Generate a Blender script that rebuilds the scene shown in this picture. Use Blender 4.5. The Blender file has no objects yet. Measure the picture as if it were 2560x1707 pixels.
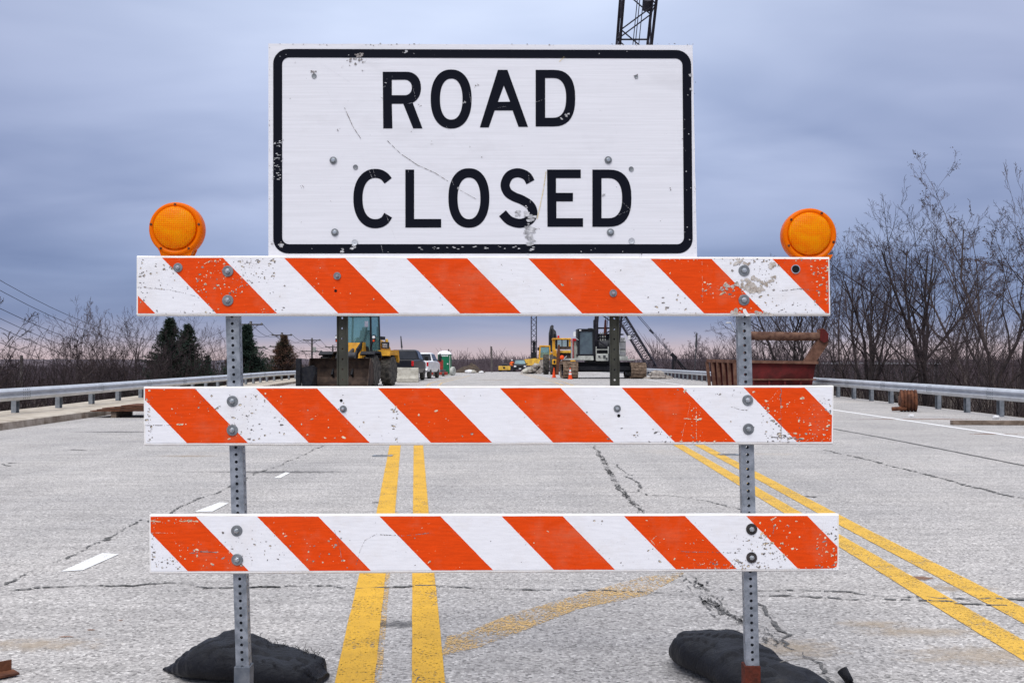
import bpy, math, random
from mathutils import Vector, Matrix
from mathutils.geometry import tessellate_polygon
from mathutils.noise import noise as pnoise
random.seed(7)
PI = math.pi
scene = bpy.context.scene
COL = scene.collection
R = math.radians
# ------------------------------------------------------------------ camera
F = 2700.0; CX = 1280.0; CY = 853.5; HOR = 904.0; CAMH = 1.25
TH = math.atan((HOR - CY) / F)
cam_d = bpy.data.cameras.new('camera'); cam = bpy.data.objects.new('camera', cam_d); COL.objects.link(cam)
cam.location = (0, 0, CAMH); cam.rotation_euler = (PI/2 + TH, 0, 0)
cam_d.sensor_width = 36; cam_d.lens = F / 2560 * 36; cam_d.clip_end = 6000; cam_d.clip_start = 0.05
scene.camera = cam
def P(u, v, Y):
    """world point at distance Y seen at photograph position u, v"""
    a, b = u - CX, CY - v
    d = Vector((a, F*math.cos(TH) - b*math.sin(TH), F*math.sin(TH) + b*math.cos(TH)))
    return Vector((0, 0, CAMH)) + d * (Y / d.y)
def G(u, v, z=0.0):
    """point of the ground seen at u, v"""
    a, b = u - CX, CY - v
    d = Vector((a, F*math.cos(TH) - b*math.sin(TH), F*math.sin(TH) + b*math.cos(TH)))
    return Vector((0, 0, CAMH)) + d * ((z - CAMH) / d.z)
def road_z(y):
    pts = [(-50, 0), (105, 0), (130, -.06), (160, -.26), (200, -.85), (260, -2.3), (340, -4.0), (5000, -4.0)]
    for (a, za), (b, zb) in zip(pts, pts[1:]):
        if y <= b: return za + (zb - za) * (y - a) / (b - a)
    return -4.0
# ------------------------------------------------------------------ materials
def srgb(r, g, b):
    f = lambda c: (c/255/12.92) if c/255 <= .04045 else ((c/255+.055)/1.055)**2.4
    return (f(r), f(g), f(b), 1)
class NT:
    def __init__(s, name):
        s.m = bpy.data.materials.new(name); s.m.use_nodes = True
        s.n = s.m.node_tree.nodes; s.l = s.m.node_tree.links; s.n.clear()
        s.out = s.n.new('ShaderNodeOutputMaterial'); s.b = s.n.new('ShaderNodeBsdfPrincipled')
        s.l.new(s.b.outputs[0], s.out.inputs[0])
    def N(s, t, **k):
        o = s.n.new(t)
        for a, b in k.items():
            if a.startswith('i_'):
                a2 = a[2:]; o.inputs[int(a2) if a2.isdigit() else a2].default_value = b
            else: setattr(o, a, b)
        return o
    def L(s, a, b): s.l.new(a, b)
    def coords(s, scale=(1,1,1), kind='Object'):
        t = s.N('ShaderNodeTexCoord'); m = s.N('ShaderNodeMapping'); m.inputs['Scale'].default_value = scale
        s.L(t.outputs[kind], m.inputs[0]); return m.outputs[0]
    def world(s, scale=(1,1,1)):
        t = s.N('ShaderNodeNewGeometry'); m = s.N('ShaderNodeMapping'); m.inputs['Scale'].default_value = scale
        s.L(t.outputs['Position'], m.inputs[0]); return m.outputs[0]
    def noise(s, vec, scale, detail=4, rough=.55, dist=0):
        o = s.N('ShaderNodeTexNoise'); o.inputs['Scale'].default_value = scale; o.inputs['Detail'].default_value = detail
        o.inputs['Roughness'].default_value = rough; o.inputs['Distortion'].default_value = dist
        s.L(vec, o.inputs['Vector']); return o.outputs['Fac']
    def ramp(s, fac, stops, interp='LINEAR'):
        o = s.N('ShaderNodeValToRGB'); o.color_ramp.interpolation = interp
        e = o.color_ramp.elements
        while len(e) < len(stops): e.new(.5)
        for i, (p, c) in enumerate(stops):
            e[i].position = p; e[i].color = c if isinstance(c, tuple) else (c, c, c, 1)
        s.L(fac, o.inputs[0]); return o.outputs[0]
    def mix(s, fac, a, b, mode='MIX'):
        o = s.N('ShaderNodeMix', data_type='RGBA', blend_type=mode)
        for sock, val in ((o.inputs[0], fac), (o.inputs[6], a), (o.inputs[7], b)):
            if hasattr(val, 'links'): s.L(val, sock)
            else: sock.default_value = val
        return o.outputs[2]
    def math(s, op, a, b=0.0, c=None):
        o = s.N('ShaderNodeMath', operation=op)
        for i, v in enumerate((a, b) if c is None else (a, b, c)):
            if hasattr(v, 'links'): s.L(v, o.inputs[i])
            else: o.inputs[i].default_value = v
        return o.outputs[0]
    def bump(s, h, strength=.3, dist=.01):
        o = s.N('ShaderNodeBump'); o.inputs['Strength'].default_value = strength; o.inputs['Distance'].default_value = dist
        s.L(h, o.inputs['Height']); s.L(o.outputs[0], s.b.inputs['Normal'])
    def col(s, c): 
        if hasattr(c, 'links'): s.L(c, s.b.inputs['Base Color'])
        else: s.b.inputs['Base Color'].default_value = c
MATS = {}
def mat(name, c1, c2=None, rough=.6, metal=0, scale=6, bump=.15, det=5, spec=None, bdist=.01, lo=.38, hi=.62):
    if name in MATS: return MATS[name]
    t = NT(name); v = t.world()
    c2 = c2 or tuple(x*.72 for x in c1[:3]) + (1,)
    n = t.noise(v, scale, det, .6)
    t.col(t.ramp(n, [(lo, c1), (hi, c2)]))
    t.b.inputs['Roughness'].default_value = rough; t.b.inputs['Metallic'].default_value = metal
    t.b.inputs['Specular IOR Level'].default_value = spec if spec is not None else (.5 if rough < .3 or metal > .3 else .15)
    if bump: t.bump(t.noise(v, scale*4, 4), bump, bdist)
    MATS[name] = t.m; return t.m
# ------------------------------------------------------------------ mesh builder
ORG = {}
class MB:
    def __init__(s): s.v = []; s.f = []; s.mi = []
    def add(s, vs, fs, mi=0):
        o = len(s.v); s.v += [tuple(p) for p in vs]; s.f += [tuple(o+i for i in f) for f in fs]; s.mi += [mi]*len(fs); return s
    def box(s, x0, x1, y0, y1, z0, z1, M=None, mi=0):
        vs = [Vector((x, y, z)) for x in (x0, x1) for y in (y0, y1) for z in (z0, z1)]
        if M: vs = [M @ p for p in vs]
        return s.add(vs, [(0,1,3,2),(4,6,7,5),(0,4,5,1),(2,3,7,6),(0,2,6,4),(1,5,7,3)], mi)
    def pbox(s, u0, v0, u1, v1, Y, depth, mi=0):
        a = P(u0, v1, Y); b = P(u1, v0, Y); return s.box(a.x, b.x, Y, Y+depth, a.z, b.z, mi=mi)
    def tube(s, p0, p1, r0, r1=None, n=8, caps=True, mi=0):
        r1 = r0 if r1 is None else r1
        p0, p1 = Vector(p0), Vector(p1); d = (p1-p0)
        if d.length < 1e-6: return s
        d.normalize(); a = d.orthogonal().normalized(); b = d.cross(a)
        vs = []
        for p, r in ((p0, r0), (p1, r1)):
            for i in range(n):
                t = 2*PI*i/n; vs.append(p + (a*math.cos(t) + b*math.sin(t))*r)
        fs = [(i, (i+1) % n, n+(i+1) % n, n+i) for i in range(n)]
        if caps: fs += [tuple(range(n-1, -1, -1)), tuple(range(n, 2*n))]
        return s.add(vs, fs, mi)
    def path(s, pts, r, n=6, mi=0):
        for a, b in zip(pts, pts[1:]): s.tube(a, b, r, r, n, True, mi)
        return s
    def bar(s, p0, p1, w, h, mi=0):
        p0, p1 = Vector(p0), Vector(p1); d = (p1-p0).normalized()
        up = Vector((0,0,1)) if abs(d.z) < .95 else Vector((0,1,0))
        a = d.cross(up).normalized(); b = a.cross(d)
        vs = [p + a*sx*w/2 + b*sy*h/2 for p in (p0, p1) for sx, sy in ((-1,-1),(1,-1),(1,1),(-1,1))]
        return s.add(vs, [(3,2,1,0),(4,5,6,7),(0,1,5,4),(1,2,6,5),(2,3,7,6),(3,0,4,7)], mi)
    def lathe(s, prof, c, axis, n=24, mi=0):
        c = Vector(c); d = Vector(axis).normalized(); a = d.orthogonal().normalized(); b = d.cross(a)
        vs = []
        for (h, r) in prof:
            for i in range(n):
                t = 2*PI*i/n; vs.append(c + d*h + (a*math.cos(t)+b*math.sin(t))*max(r, 1e-5))
        fs = []
        for k in range(len(prof)-1):
            fs += [(k*n+i, k*n+(i+1) % n, (k+1)*n+(i+1) % n, (k+1)*n+i) for i in range(n)]
        if prof[0][1] > 1e-4: fs.append(tuple(range(n-1, -1, -1)))
        if prof[-1][1] > 1e-4: fs.append(tuple(range((len(prof)-1)*n, len(prof)*n)))
        return s.add(vs, fs, mi)
    def prism(s, poly, ext, mi=0):
        """poly: 3-D points in a plane, ext: extrusion vector"""
        poly = [Vector(p) for p in poly]; ext = Vector(ext); n = len(poly)
        tri = tessellate_polygon([poly])
        vs = poly + [p+ext for p in poly]
        fs = [tuple(t) for t in tri] + [tuple(n+i for i in reversed(t)) for t in tri]
        fs += [(i, (i+1) % n, n+(i+1) % n, n+i) for i in range(n)]
        return s.add(vs, fs, mi)
    def ball(s, c, r, n=12, m=8, sc=(1,1,1), jit=0, mi=0):
        c = Vector(c); vs = []; fs = []
        for j in range(m+1):
            ph = PI*j/m
            for i in range(n):
                t = 2*PI*i/n; q = Vector((math.sin(ph)*math.cos(t)*sc[0], math.sin(ph)*math.sin(t)*sc[1], math.cos(ph)*sc[2]))
                if jit: q *= 1 + jit*pnoise(q*2.3 + c*3.7)
                vs.append(c + q*r)
        for j in range(m):
            for i in range(n): fs.append((j*n+i, (j+1)*n+i, (j+1)*n+(i+1) % n, j*n+(i+1) % n))
        return s.add(vs, fs, mi)
    def build(s, name, m, parent=None, local=False, smooth=False, bevel=0, fixn=True):
        me = bpy.data.meshes.new(name)
        off = Vector((0,0,0))
        if parent is not None and not local: off = ORG[parent.name]
        me.from_pydata([tuple(Vector(p)-off) for p in s.v], [], s.f)
        ms = m if isinstance(m, (list, tuple)) else [m]
        for q in ms: me.materials.append(q)
        if len(ms) > 1: me.polygons.foreach_set('material_index', s.mi)
        if smooth: me.polygons.foreach_set('use_smooth', [True]*len(me.polygons))
        me.update()
        o = bpy.data.objects.new(name, me); COL.objects.link(o)
        if parent is not None: o.parent = parent; ORG[o.name] = ORG[parent.name]
        else: ORG[o.name] = Vector((0,0,0))
        if bevel:
            md = o.modifiers.new('bevel', 'BEVEL'); md.width = bevel; md.segments = 2; md.limit_method = 'ANGLE'
        return o
def tag(o, label=None, cat=None, group=None, kind=None):
    if label: o['label'] = label
    if cat: o['category'] = cat
    if group: o['group'] = group
    if kind: o['kind'] = kind
    return o
def thing(name, loc, label, cat, group=None, rz=0):
    o = bpy.data.objects.new(name, None); COL.objects.link(o); o.empty_display_size = .2
    o.location = loc; o.rotation_euler = (0, 0, rz); ORG[o.name] = Vector(loc)
    return tag(o, label, cat, group)
def solo(mb, name, m, loc, label, cat, group=None, **k):
    """a thing that is one mesh, its origin at its base"""
    loc = Vector(loc); mb.v = [tuple(Vector(p)-loc) for p in mb.v]
    o = mb.build(name, m, None, **k); o.location = loc; ORG[o.name] = loc
    return tag(o, label, cat, group)
def copy_tree(o, parent=None):
    c = o.copy(); COL.objects.link(c); ORG[c.name] = ORG.get(o.name, Vector((0,0,0)))
    if parent: c.parent = parent
    for ch in [x for x in bpy.data.objects if x.parent == o]: copy_tree(ch, c)
    return c
# ------------------------------------------------------------------ shared materials
M = {}
def m_asphalt():
    t = NT('asphalt'); v = t.world()
    vo = t.N('ShaderNodeTexVoronoi'); vo.inputs['Scale'].default_value = 82; t.L(v, vo.inputs['Vector'])
    sep = t.N('ShaderNodeSeparateColor'); t.L(vo.outputs['Color'], sep.inputs[0])
    stones = t.ramp(sep.outputs[0], [(0, (.17,.163,.158,1)), (.16, (.31,.296,.286,1)), (.6, (.425,.408,.395,1)), (.9, (.51,.49,.472,1)), (1, (.68,.66,.635,1))])
    fine = t.ramp(t.noise(v, 230, 2, .7), [(.3, .72), (.7, 1.22)])
    macro = t.ramp(t.noise(v, .55, 5, .6), [(.35, (.90,.90,.91,1)), (.65, (1.07,1.06,1.05,1))])
    vs = t.world((.35, 2.6, 1)); streak = t.ramp(t.noise(vs, 2.2, 6, .7), [(.35, .86), (.6, 1.07)])
    v3 = t.world((3.2, .25, 1)); trk = t.ramp(t.noise(v3, .5, 3, .5), [(.35, .95), (.65, 1.05)])
    c = t.mix(1, stones, fine, 'MULTIPLY'); c = t.mix(1, c, macro, 'MULTIPLY'); c = t.mix(1, c, streak, 'MULTIPLY'); c = t.mix(1, c, trk, 'MULTIPLY')
    dark = t.ramp(t.noise(v, 42, 3, .7), [(.66, 0.0), (.72, 1.0)])
    c = t.mix(t.math('MULTIPLY', dark, .45), c, (.09,.09,.095,1))
    tan = t.ramp(t.noise(t.world((.8,1,1)), .38, 5, .62), [(.6, 0.0), (.72, 1.0)])
    c = t.mix(t.math('MULTIPLY', tan, .35), c, (.46,.36,.26,1))
    t.col(c); t.b.inputs['Roughness'].default_value = .85; t.b.inputs['Specular IOR Level'].default_value = .3
    t.bump(vo.outputs['Distance'], .55, .006); return t.m
M['asphalt'] = m_asphalt()
def m_paint(name, c, wear=.5, hi=.62, under=(.36,.35,.345,1), soft=.06, alpha=False, stretch=(1,1,1)):
    t = NT(name); v = t.world(stretch)
    n = t.noise(v, 70, 4, .75); n2 = t.noise(v, 3.2, 4, .6)
    s = t.math('ADD', t.math('MULTIPLY', n, .72), t.math('MULTIPLY', n2, .28))
    k = t.ramp(s, [(wear, 0.0), (wear+soft, 1.0)])
    var = t.ramp(t.noise(v, 9, 4, .6), [(.3, .86), (.7, 1.08)])
    t.col(t.mix(1, c, var, 'MULTIPLY'))
    t.b.inputs['Roughness'].default_value = .7
    tr = t.N('ShaderNodeBsdfTransparent'); mx = t.N('ShaderNodeMixShader')
    t.L(k, mx.inputs[0]); t.L(t.b.outputs[0], mx.inputs[1]); t.L(tr.outputs[0], mx.inputs[2]); t.L(mx.outputs[0], t.out.inputs[0])
    t.bump(t.noise(v, 160, 2), .4, .003); return t.m
M['yellow'] = m_paint('yellow_road_paint', (.68,.375,.012,1), .55, soft=.05)
M['yellow_right'] = m_paint('worn_right_yellow_paint', (.68,.40,.04,1), .515, soft=.1)
M['yellow_old'] = m_paint('old_yellow_road_paint', (.60,.44,.24,1), .50, soft=.09)
M['yellow_ghost'] = m_paint('worn_yellow_road_paint', (.62,.40,.15,1), .46, soft=.05)
M['white_paint'] = m_paint('white_road_paint', (.8,.8,.8,1), .56, stretch=(1,3,1))
M['crack'] = mat('crack_tar', (.06,.06,.062,1), (.19,.185,.18,1), .9, scale=60)
def m_stain(name, c, w0, w1, amt):
    t = NT(name); v = t.world(); t.col(c); t.b.inputs['Roughness'].default_value = .9
    tc = t.N('ShaderNodeTexCoord'); sp = t.N('ShaderNodeVectorMath', operation='LENGTH'); 
    mp = t.N('ShaderNodeMapping'); mp.inputs['Location'].default_value = (-1,-1,0); mp.inputs['Scale'].default_value = (2,2,0)
    t.L(tc.outputs['Generated'], mp.inputs[0]); t.L(mp.outputs[0], sp.inputs[0])
    n = t.noise(v, 14, 6, .75); s = t.math('SUBTRACT', t.math('MULTIPLY', n, 1.5), t.math('MULTIPLY', sp.outputs['Value'], .75))
    k = t.math('MULTIPLY', t.ramp(s, [(w0, 0.0), (w1, 1.0)]), amt)
    tr = t.N('ShaderNodeBsdfTransparent'); mx = t.N('ShaderNodeMixShader')
    t.L(k, mx.inputs[0]); t.L(tr.outputs[0], mx.inputs[1]); t.L(t.b.outputs[0], mx.inputs[2]); t.L(mx.outputs[0], t.out.inputs[0]); return t.m
M['sand_stain'] = m_stain('sand_stain', (.47,.38,.28,1), .2, .7, .5)
M['rust_stain'] = m_stain('rust_stain', (.22,.10,.05,1), .3, .45, .7)
M['soot_stain'] = m_stain('soot_stain', (.07,.07,.075,1), .3, .6, .5)
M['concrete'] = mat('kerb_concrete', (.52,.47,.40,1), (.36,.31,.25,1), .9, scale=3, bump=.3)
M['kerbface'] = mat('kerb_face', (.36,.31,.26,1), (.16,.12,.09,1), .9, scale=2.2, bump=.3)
M['litter'] = mat('leaf_litter', (.085,.065,.05,1), (.03,.026,.024,1), .95, scale=1.2, bump=.6, bdist=.05)
M['galv'] = mat('galvanised_steel', (.62,.64,.67,1), (.50,.52,.55,1), .42, .55, scale=3.0, bump=.04)
M['galv_dull'] = mat('weathered_galvanised', (.27,.29,.32,1), (.17,.19,.21,1), .55, .35, scale=9, bump=.08)
M['post_galv'] = mat('post_galvanised', (.31,.335,.38,1), (.17,.19,.22,1), .5, .45, scale=28, bump=.08)
M['sleeve_grey'] = mat('blue_grey_sleeve', (.10,.115,.14,1), (.17,.18,.2,1), .5, .3, scale=20)
M['rust'] = mat('rusty_steel', (.16,.065,.035,1), (.07,.03,.02,1), .85, .1, scale=9, bump=.4)
M['rust_sleeve'] = mat('rusty_sleeve', (.13,.03,.018,1), (.06,.02,.014,1), .8, .1, scale=22, bump=.4)
M['hopper_red'] = mat('dark_red_steel', (.13,.018,.018,1), (.07,.015,.014,1), .7, .1, scale=3, bump=.2)
M['hopper_rust'] = mat('brown_rusted_steel', (.19,.10,.07,1), (.10,.05,.035,1), .85, .1, scale=4, bump=.3)
M['bar_rust'] = mat('rusty_bar', (.17,.095,.065,1), (.08,.04,.03,1), .8, .1, scale=5, bump=.3)
M['olive'] = mat('olive_steel', (.07,.07,.055,1), (.045,.045,.038,1), .6, .2, scale=10)
M['black'] = mat('black_steel', (.010,.011,.016,1), (.022,.022,.025,1), .5, 0, scale=6)
M['dkgrey'] = mat('dark_grey_steel', (.05,.052,.06,1), (.09,.09,.095,1), .6, .2, scale=5)
M['lattice'] = mat('lattice_steel', (.035,.035,.05,1), (.06,.055,.07,1), .6, .2, scale=5)
M['lgrey'] = mat('light_grey_paint', (.50,.51,.47,1), (.33,.34,.31,1), .55, scale=2.5)
M['mud'] = mat('dried_mud', (.30,.22,.16,1), (.13,.09,.065,1), .95, scale=5, bump=.8, bdist=.05)
M['bucket'] = mat('bucket_steel', (.085,.058,.045,1), (.035,.025,.022,1), .7, .2, scale=3, bump=.3)
M['tyre'] = mat('dusty_tyre', (.035,.034,.033,1), (.11,.10,.088,1), .9, scale=5, bump=.3)
M['cat'] = mat('machine_yellow', (.78,.40,.03,1), (.50,.24,.03,1), .5, scale=2.2)
M['cat2'] = mat('pale_machine_yellow', (.80,.50,.07,1), (.52,.31,.06,1), .5, scale=2.2)
M['orange'] = mat('orange_plastic', (.85,.09,.02,1), (.68,.07,.02,1), .55, scale=5, bump=0)
M['hivis'] = mat('hi_vis_cloth', (.95,.16,.03,1), (.8,.12,.03,1), .9, scale=6, bump=0)
M['white'] = mat('white_painted', (.80,.80,.80,1), (.68,.68,.69,1), .4, scale=4, bump=0)
M['carwhite'] = mat('white_car_paint', (.78,.79,.81,1), (.66,.67,.7,1), .25, scale=2, bump=0)
M['carblack'] = mat('black_car_paint', (.006,.007,.012,1), (.010,.010,.016,1), .35, scale=2, bump=0, spec=.25)
M['plasticblack'] = mat('black_plastic', (.02,.02,.022,1), None, .5, scale=3, bump=0)
M['redlens'] = mat('red_lens', (.55,.01,.015,1), None, .2, scale=3, bump=0)
M['chrome'] = mat('chrome', (.7,.7,.72,1), None, .2, .9, scale=3, bump=0)
M['darkglass'] = mat('dark_glass', (.015,.018,.024,1), (.03,.033,.042,1), .12, 0, scale=1, bump=0, spec=.3)
M['tealglass'] = mat('tinted_cab_glass', (.16,.27,.29,1), (.10,.17,.19,1), .08, 0, scale=1.2, bump=0)
M['greybglass'] = mat('grey_cab_glass', (.10,.14,.16,1), (.06,.08,.1,1), .1, 0, scale=1.2, bump=0)
M['green'] = mat('green_plastic', (.01,.16,.075,1), (.01,.11,.055,1), .5, scale=2, bump=0)
M['redpaint'] = mat('faded_red_paint', (.38,.05,.035,1), (.22,.03,.025,1), .6, scale=3)
M['rock'] = mat('broken_concrete', (.42,.38,.34,1), (.24,.21,.19,1), .95, scale=3, bump=.7, bdist=.05)
M['dirt'] = mat('dirt', (.10,.075,.055,1), (.05,.04,.033,1), .95, scale=2, bump=.7, bdist=.08)
M['jersey'] = mat('pale_concrete', (.50,.48,.42,1), (.36,.34,.29,1), .9, scale=4, bump=.2)
M['wood'] = mat('grey_timber', (.22,.17,.135,1), (.12,.09,.07,1), .9, scale=8, bump=.3)
M['polewood'] = mat('pole_wood', (.12,.105,.1,1), (.08,.07,.068,1), .9, scale=3, bump=.2)
M['wire'] = mat('wire_cable', (.05,.055,.08,1), None, .6, scale=3, bump=0)
M['bark'] = mat('bark', (.055,.045,.045,1), (.028,.023,.024,1), .95, scale=4, bump=.3)
M['bark_pale'] = mat('pale_bark', (.13,.105,.10,1), (.07,.055,.055,1), .95, scale=4, bump=.3)
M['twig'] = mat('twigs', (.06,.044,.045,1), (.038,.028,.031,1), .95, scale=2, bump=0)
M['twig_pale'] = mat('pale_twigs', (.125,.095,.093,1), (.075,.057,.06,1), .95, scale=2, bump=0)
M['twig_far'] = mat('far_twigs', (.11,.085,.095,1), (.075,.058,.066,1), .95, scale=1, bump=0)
M['brush'] = mat('brush', (.045,.032,.03,1), (.018,.014,.015,1), .95, scale=.8, bump=0)
M['seed'] = mat('dry_leaves', (.075,.05,.045,1), None, .95, scale=2, bump=0)
M['needle'] = mat('conifer_needles', (.018,.035,.028,1), (.03,.042,.028,1), .9, scale=1.5, bump=0)
M['needle_brown'] = mat('bronzed_needles', (.10,.045,.03,1), (.05,.045,.03,1), .9, scale=1.2, bump=0)
M['skin'] = mat('skin', (.45,.25,.17,1), None, .6, scale=3, bump=0)
M['denim'] = mat('dark_trousers', (.03,.035,.05,1), None, .9, scale=3, bump=0)
# ================================================================== SETTING: sky, ground, road
w = bpy.data.worlds.new('World'); scene.world = w; w.use_nodes = True
nt = w.node_tree; nt.nodes.clear(); wn = nt.nodes.new; wl = nt.links.new
SUN_EL, SUN_AZ = R(52), R(200)          # sun high behind the camera, a little to its left
bg = wn('ShaderNodeBackground'); wo = wn('ShaderNodeOutputWorld'); wl(bg.outputs[0], wo.inputs[0])
sky = wn('ShaderNodeTexSky'); sky.sky_type = 'NISHITA'; sky.sun_disc = False; sky.sun_elevation = SUN_EL; sky.sun_rotation = SUN_AZ
tc = wn('ShaderNodeTexCoord'); sep = wn('ShaderNodeSeparateXYZ'); wl(tc.outputs['Generated'], sep.inputs[0])
def wm(op, a, b=0.0, c=None):
    o = wn('ShaderNodeMath'); o.operation = op
    for i, v in enumerate((a, b) if c is None else (a, b, c)):
        if hasattr(v, 'links'): wl(v, o.inputs[i])
        else: o.inputs[i].default_value = v
    return o.outputs[0]
den = wm('ADD', wm('MAXIMUM', sep.outputs[2], 0.0), .15)
cmb = wn('ShaderNodeCombineXYZ'); wl(wm('DIVIDE', sep.outputs[0], den), cmb.inputs[0]); wl(wm('DIVIDE', sep.outputs[1], den), cmb.inputs[1])
mp = wn('ShaderNodeMapping'); mp.inputs['Scale'].default_value = (.62, .8, 1); mp.inputs['Rotation'].default_value = (0, 0, R(-9)); mp.inputs['Location'].default_value = (1.3, .4, 0); wl(cmb.outputs[0], mp.inputs[0])
def wnoise(scale, det, ro, dist=.3):
    n = wn('ShaderNodeTexNoise'); n.inputs['Scale'].default_value = scale; n.inputs['Detail'].default_value = det
    n.inputs['Roughness'].default_value = ro; n.inputs['Distortion'].default_value = dist; wl(mp.outputs[0], n.inputs['Vector']); return n.outputs['Fac']
n1 = wnoise(.95, 3, .5, .5); n2 = wnoise(2.2, 4, .5, .4)
cl = wm('ADD', wm('MULTIPLY', n1, .72), wm('MULTIPLY', n2, .28))
def wramp(fac, stops):
    o = wn('ShaderNodeValToRGB'); e = o.color_ramp.elements
    while len(e) < len(stops): e.new(.5)
    for i, (p, c) in enumerate(stops): e[i].position = p; e[i].color = c
    wl(fac, o.inputs[0]); return o.outputs[0]
# elevation warped a little by the cloud noise so that the bands are uneven
el = wm('ADD', sep.outputs[2], wm('MULTIPLY', wm('SUBTRACT', n1, .5), .06))
el = wm('MAXIMUM', wm('SUBTRACT', sep.outputs[2], wm('MULTIPLY', wm('MULTIPLY', wm('SUBTRACT', n1, .5), .55), wm('MINIMUM', sep.outputs[2], .3))), 0.0)
base = wramp(el, [(0, srgb(190,170,174)), (.012, srgb(180,166,175)), (.024, srgb(148,151,176)), (.042, srgb(118,132,168)),
                  (.085, srgb(126,141,177)), (.135, srgb(150,162,194)), (.22, srgb(164,176,206)), (.31, srgb(184,196,222)), (.55, (.95,.98,1.04,1)), (1, (1.45,1.47,1.5,1))])
cmul = wramp(cl, [(.36, (.70,.74,.82,1)), (.5, (1.04,1.04,1.04,1)), (.64, (1.42,1.37,1.28,1))])
def wmix(fac, a, b, mode='MIX'):
    o = wn('ShaderNodeMix'); o.data_type = 'RGBA'; o.blend_type = mode
    for sock, val in ((o.inputs[0], fac), (o.inputs[6], a), (o.inputs[7], b)):
        if hasattr(val, 'links'): wl(val, sock)
        else: sock.default_value = val
    return o.outputs[2]
cfac = wm('MINIMUM', wm('MULTIPLY', sep.outputs[2], 12.0), 1.0)
clouds = wmix(cfac, base, wmix(1.0, base, cmul, 'MULTIPLY'))
side = wm('MULTIPLY', wm('MAXIMUM', wm('SUBTRACT', wm('ABSOLUTE', wm('ADD', sep.outputs[0], .03)), .12), 0.0), wm('MINIMUM', wm('MULTIPLY', sep.outputs[2], 3.2), 1.0))
sf = wm('SUBTRACT', 1.0, wm('MINIMUM', wm('MULTIPLY', side, 1.15), .32))
sfc = wn('ShaderNodeCombineXYZ'); wl(sf, sfc.inputs[0]); wl(sf, sfc.inputs[1]); wl(wm('POWER', sf, .8), sfc.inputs[2])
clouds = wmix(1.0, clouds, sfc.outputs[0], 'MULTIPLY')
nsc = wmix(1.0, sky.outputs[0], (.08,.08,.08,1), 'MULTIPLY')
final = wmix(.92, nsc, clouds)
wl(final, bg.inputs[0]); bg.inputs[1].default_value = 1.0
sun = bpy.data.lights.new('sun', 'SUN'); sun.energy = 1.5; sun.angle = R(28); sun.color = (1.0, .97, .93)
so = bpy.data.objects.new('sun', sun); COL.objects.link(so)
sd = Vector((math.sin(SUN_AZ)*math.cos(SUN_EL), math.cos(SUN_AZ)*math.cos(SUN_EL), math.sin(SUN_EL)))
so.rotation_euler = sd.to_track_quat('Z', 'Y').to_euler()
scene.view_settings.view_transform = 'Standard'; scene.view_settings.look = 'None'; scene.view_settings.gamma = 1
scene.view_settings.exposure = 0.34

def interp(pts, y):
    if y <= pts[0][0]: return pts[0][1]
    for (a, xa), (b, xb) in zip(pts, pts[1:]):
        if y <= b: return xa + (xb-xa)*(y-a)/(b-a)
    return pts[-1][1]
KERB = [(0, -9.2), (20, -9.3), (26, -9.5), (45, -11.0), (60, -12.3), (100, -13.6), (160, -14.5), (400, -16)]
RG = [(0, 10.3), (14, 10.45), (22.5, 10.9), (37, 11.35), (60, 12.0), (98, 12.15), (160, 12.3), (400, 12.5)]
def sstep(t): t = max(0, min(1, t)); return t*t*(3-2*t)
def ground_z(x, y):
    zr = road_z(y) - .03
    l = interp(KERB, y) - 1.9; r = interp(RG, y) + .55
    if x < l: return zr + .12*0 - 4.6*sstep((l-x)/11) - .6*pnoise(Vector((x*.05, y*.05, 3)))*sstep((l-x)/8)
    if x > r: return zr - 2.6*sstep((x-r)/8) - .5*pnoise(Vector((x*.06, y*.06, 7)))*sstep((x-r)/6)
    return zr
xs = [-2500,-1500,-900,-500,-300,-200,-140,-100,-70,-50,-40,-34] + [-30+ i*1.0 for i in range(61)] + [34,40,50,70,100,140,200,300,500,900,1500,2500]
ys = [-400,-100,-30] + list(range(-10, 120, 4)) + list(range(120, 400, 12)) + [420,500,650,900,1400,2200,3500,4800]
g = MB(); nx = len(xs)
g.add([(x, y, ground_z(x, y)) for y in ys for x in xs], [(j*nx+i, j*nx+i+1, (j+1)*nx+i+1, (j+1)*nx+i) for j in range(len(ys)-1) for i in range(nx-1)])
tag(g.build('ground', M['litter'], smooth=True), kind='structure')
# road sheet
rd = MB(); yy = [-20, 0, 10, 20, 26, 32, 38, 45, 52, 60, 80, 98, 105, 115, 130, 145, 160, 180, 200, 230, 260, 300, 340, 400]
vs = []
for y in yy: vs += [(interp(KERB, y)-.05, y, road_z(y)), (interp(RG, y)+.45, y, road_z(y))]
rd.add(vs, [(2*i, 2*i+1, 2*i+3, 2*i+2) for i in range(len(yy)-1)])
tag(rd.build('road', M['asphalt']), kind='structure')
# kerb: raised concrete strip, real step of 0.15 m, its face coloured darker than the top
kb = MB(); vs = []
for y in yy:
    k = interp(KERB, y); z = road_z(y)
    vs += [(k, y, z-.05), (k-.02, y, z+.13), (k-.05, y, z+.15), (k-1.75, y, z+.17), (k-2.0, y, z-.3)]
for i in range(len(yy)-1):
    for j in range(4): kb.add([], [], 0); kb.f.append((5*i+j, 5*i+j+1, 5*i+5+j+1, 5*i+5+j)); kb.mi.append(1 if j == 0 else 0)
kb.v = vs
tag(kb.build('kerb', [M['concrete'], M['kerbface']]), kind='structure')
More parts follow.
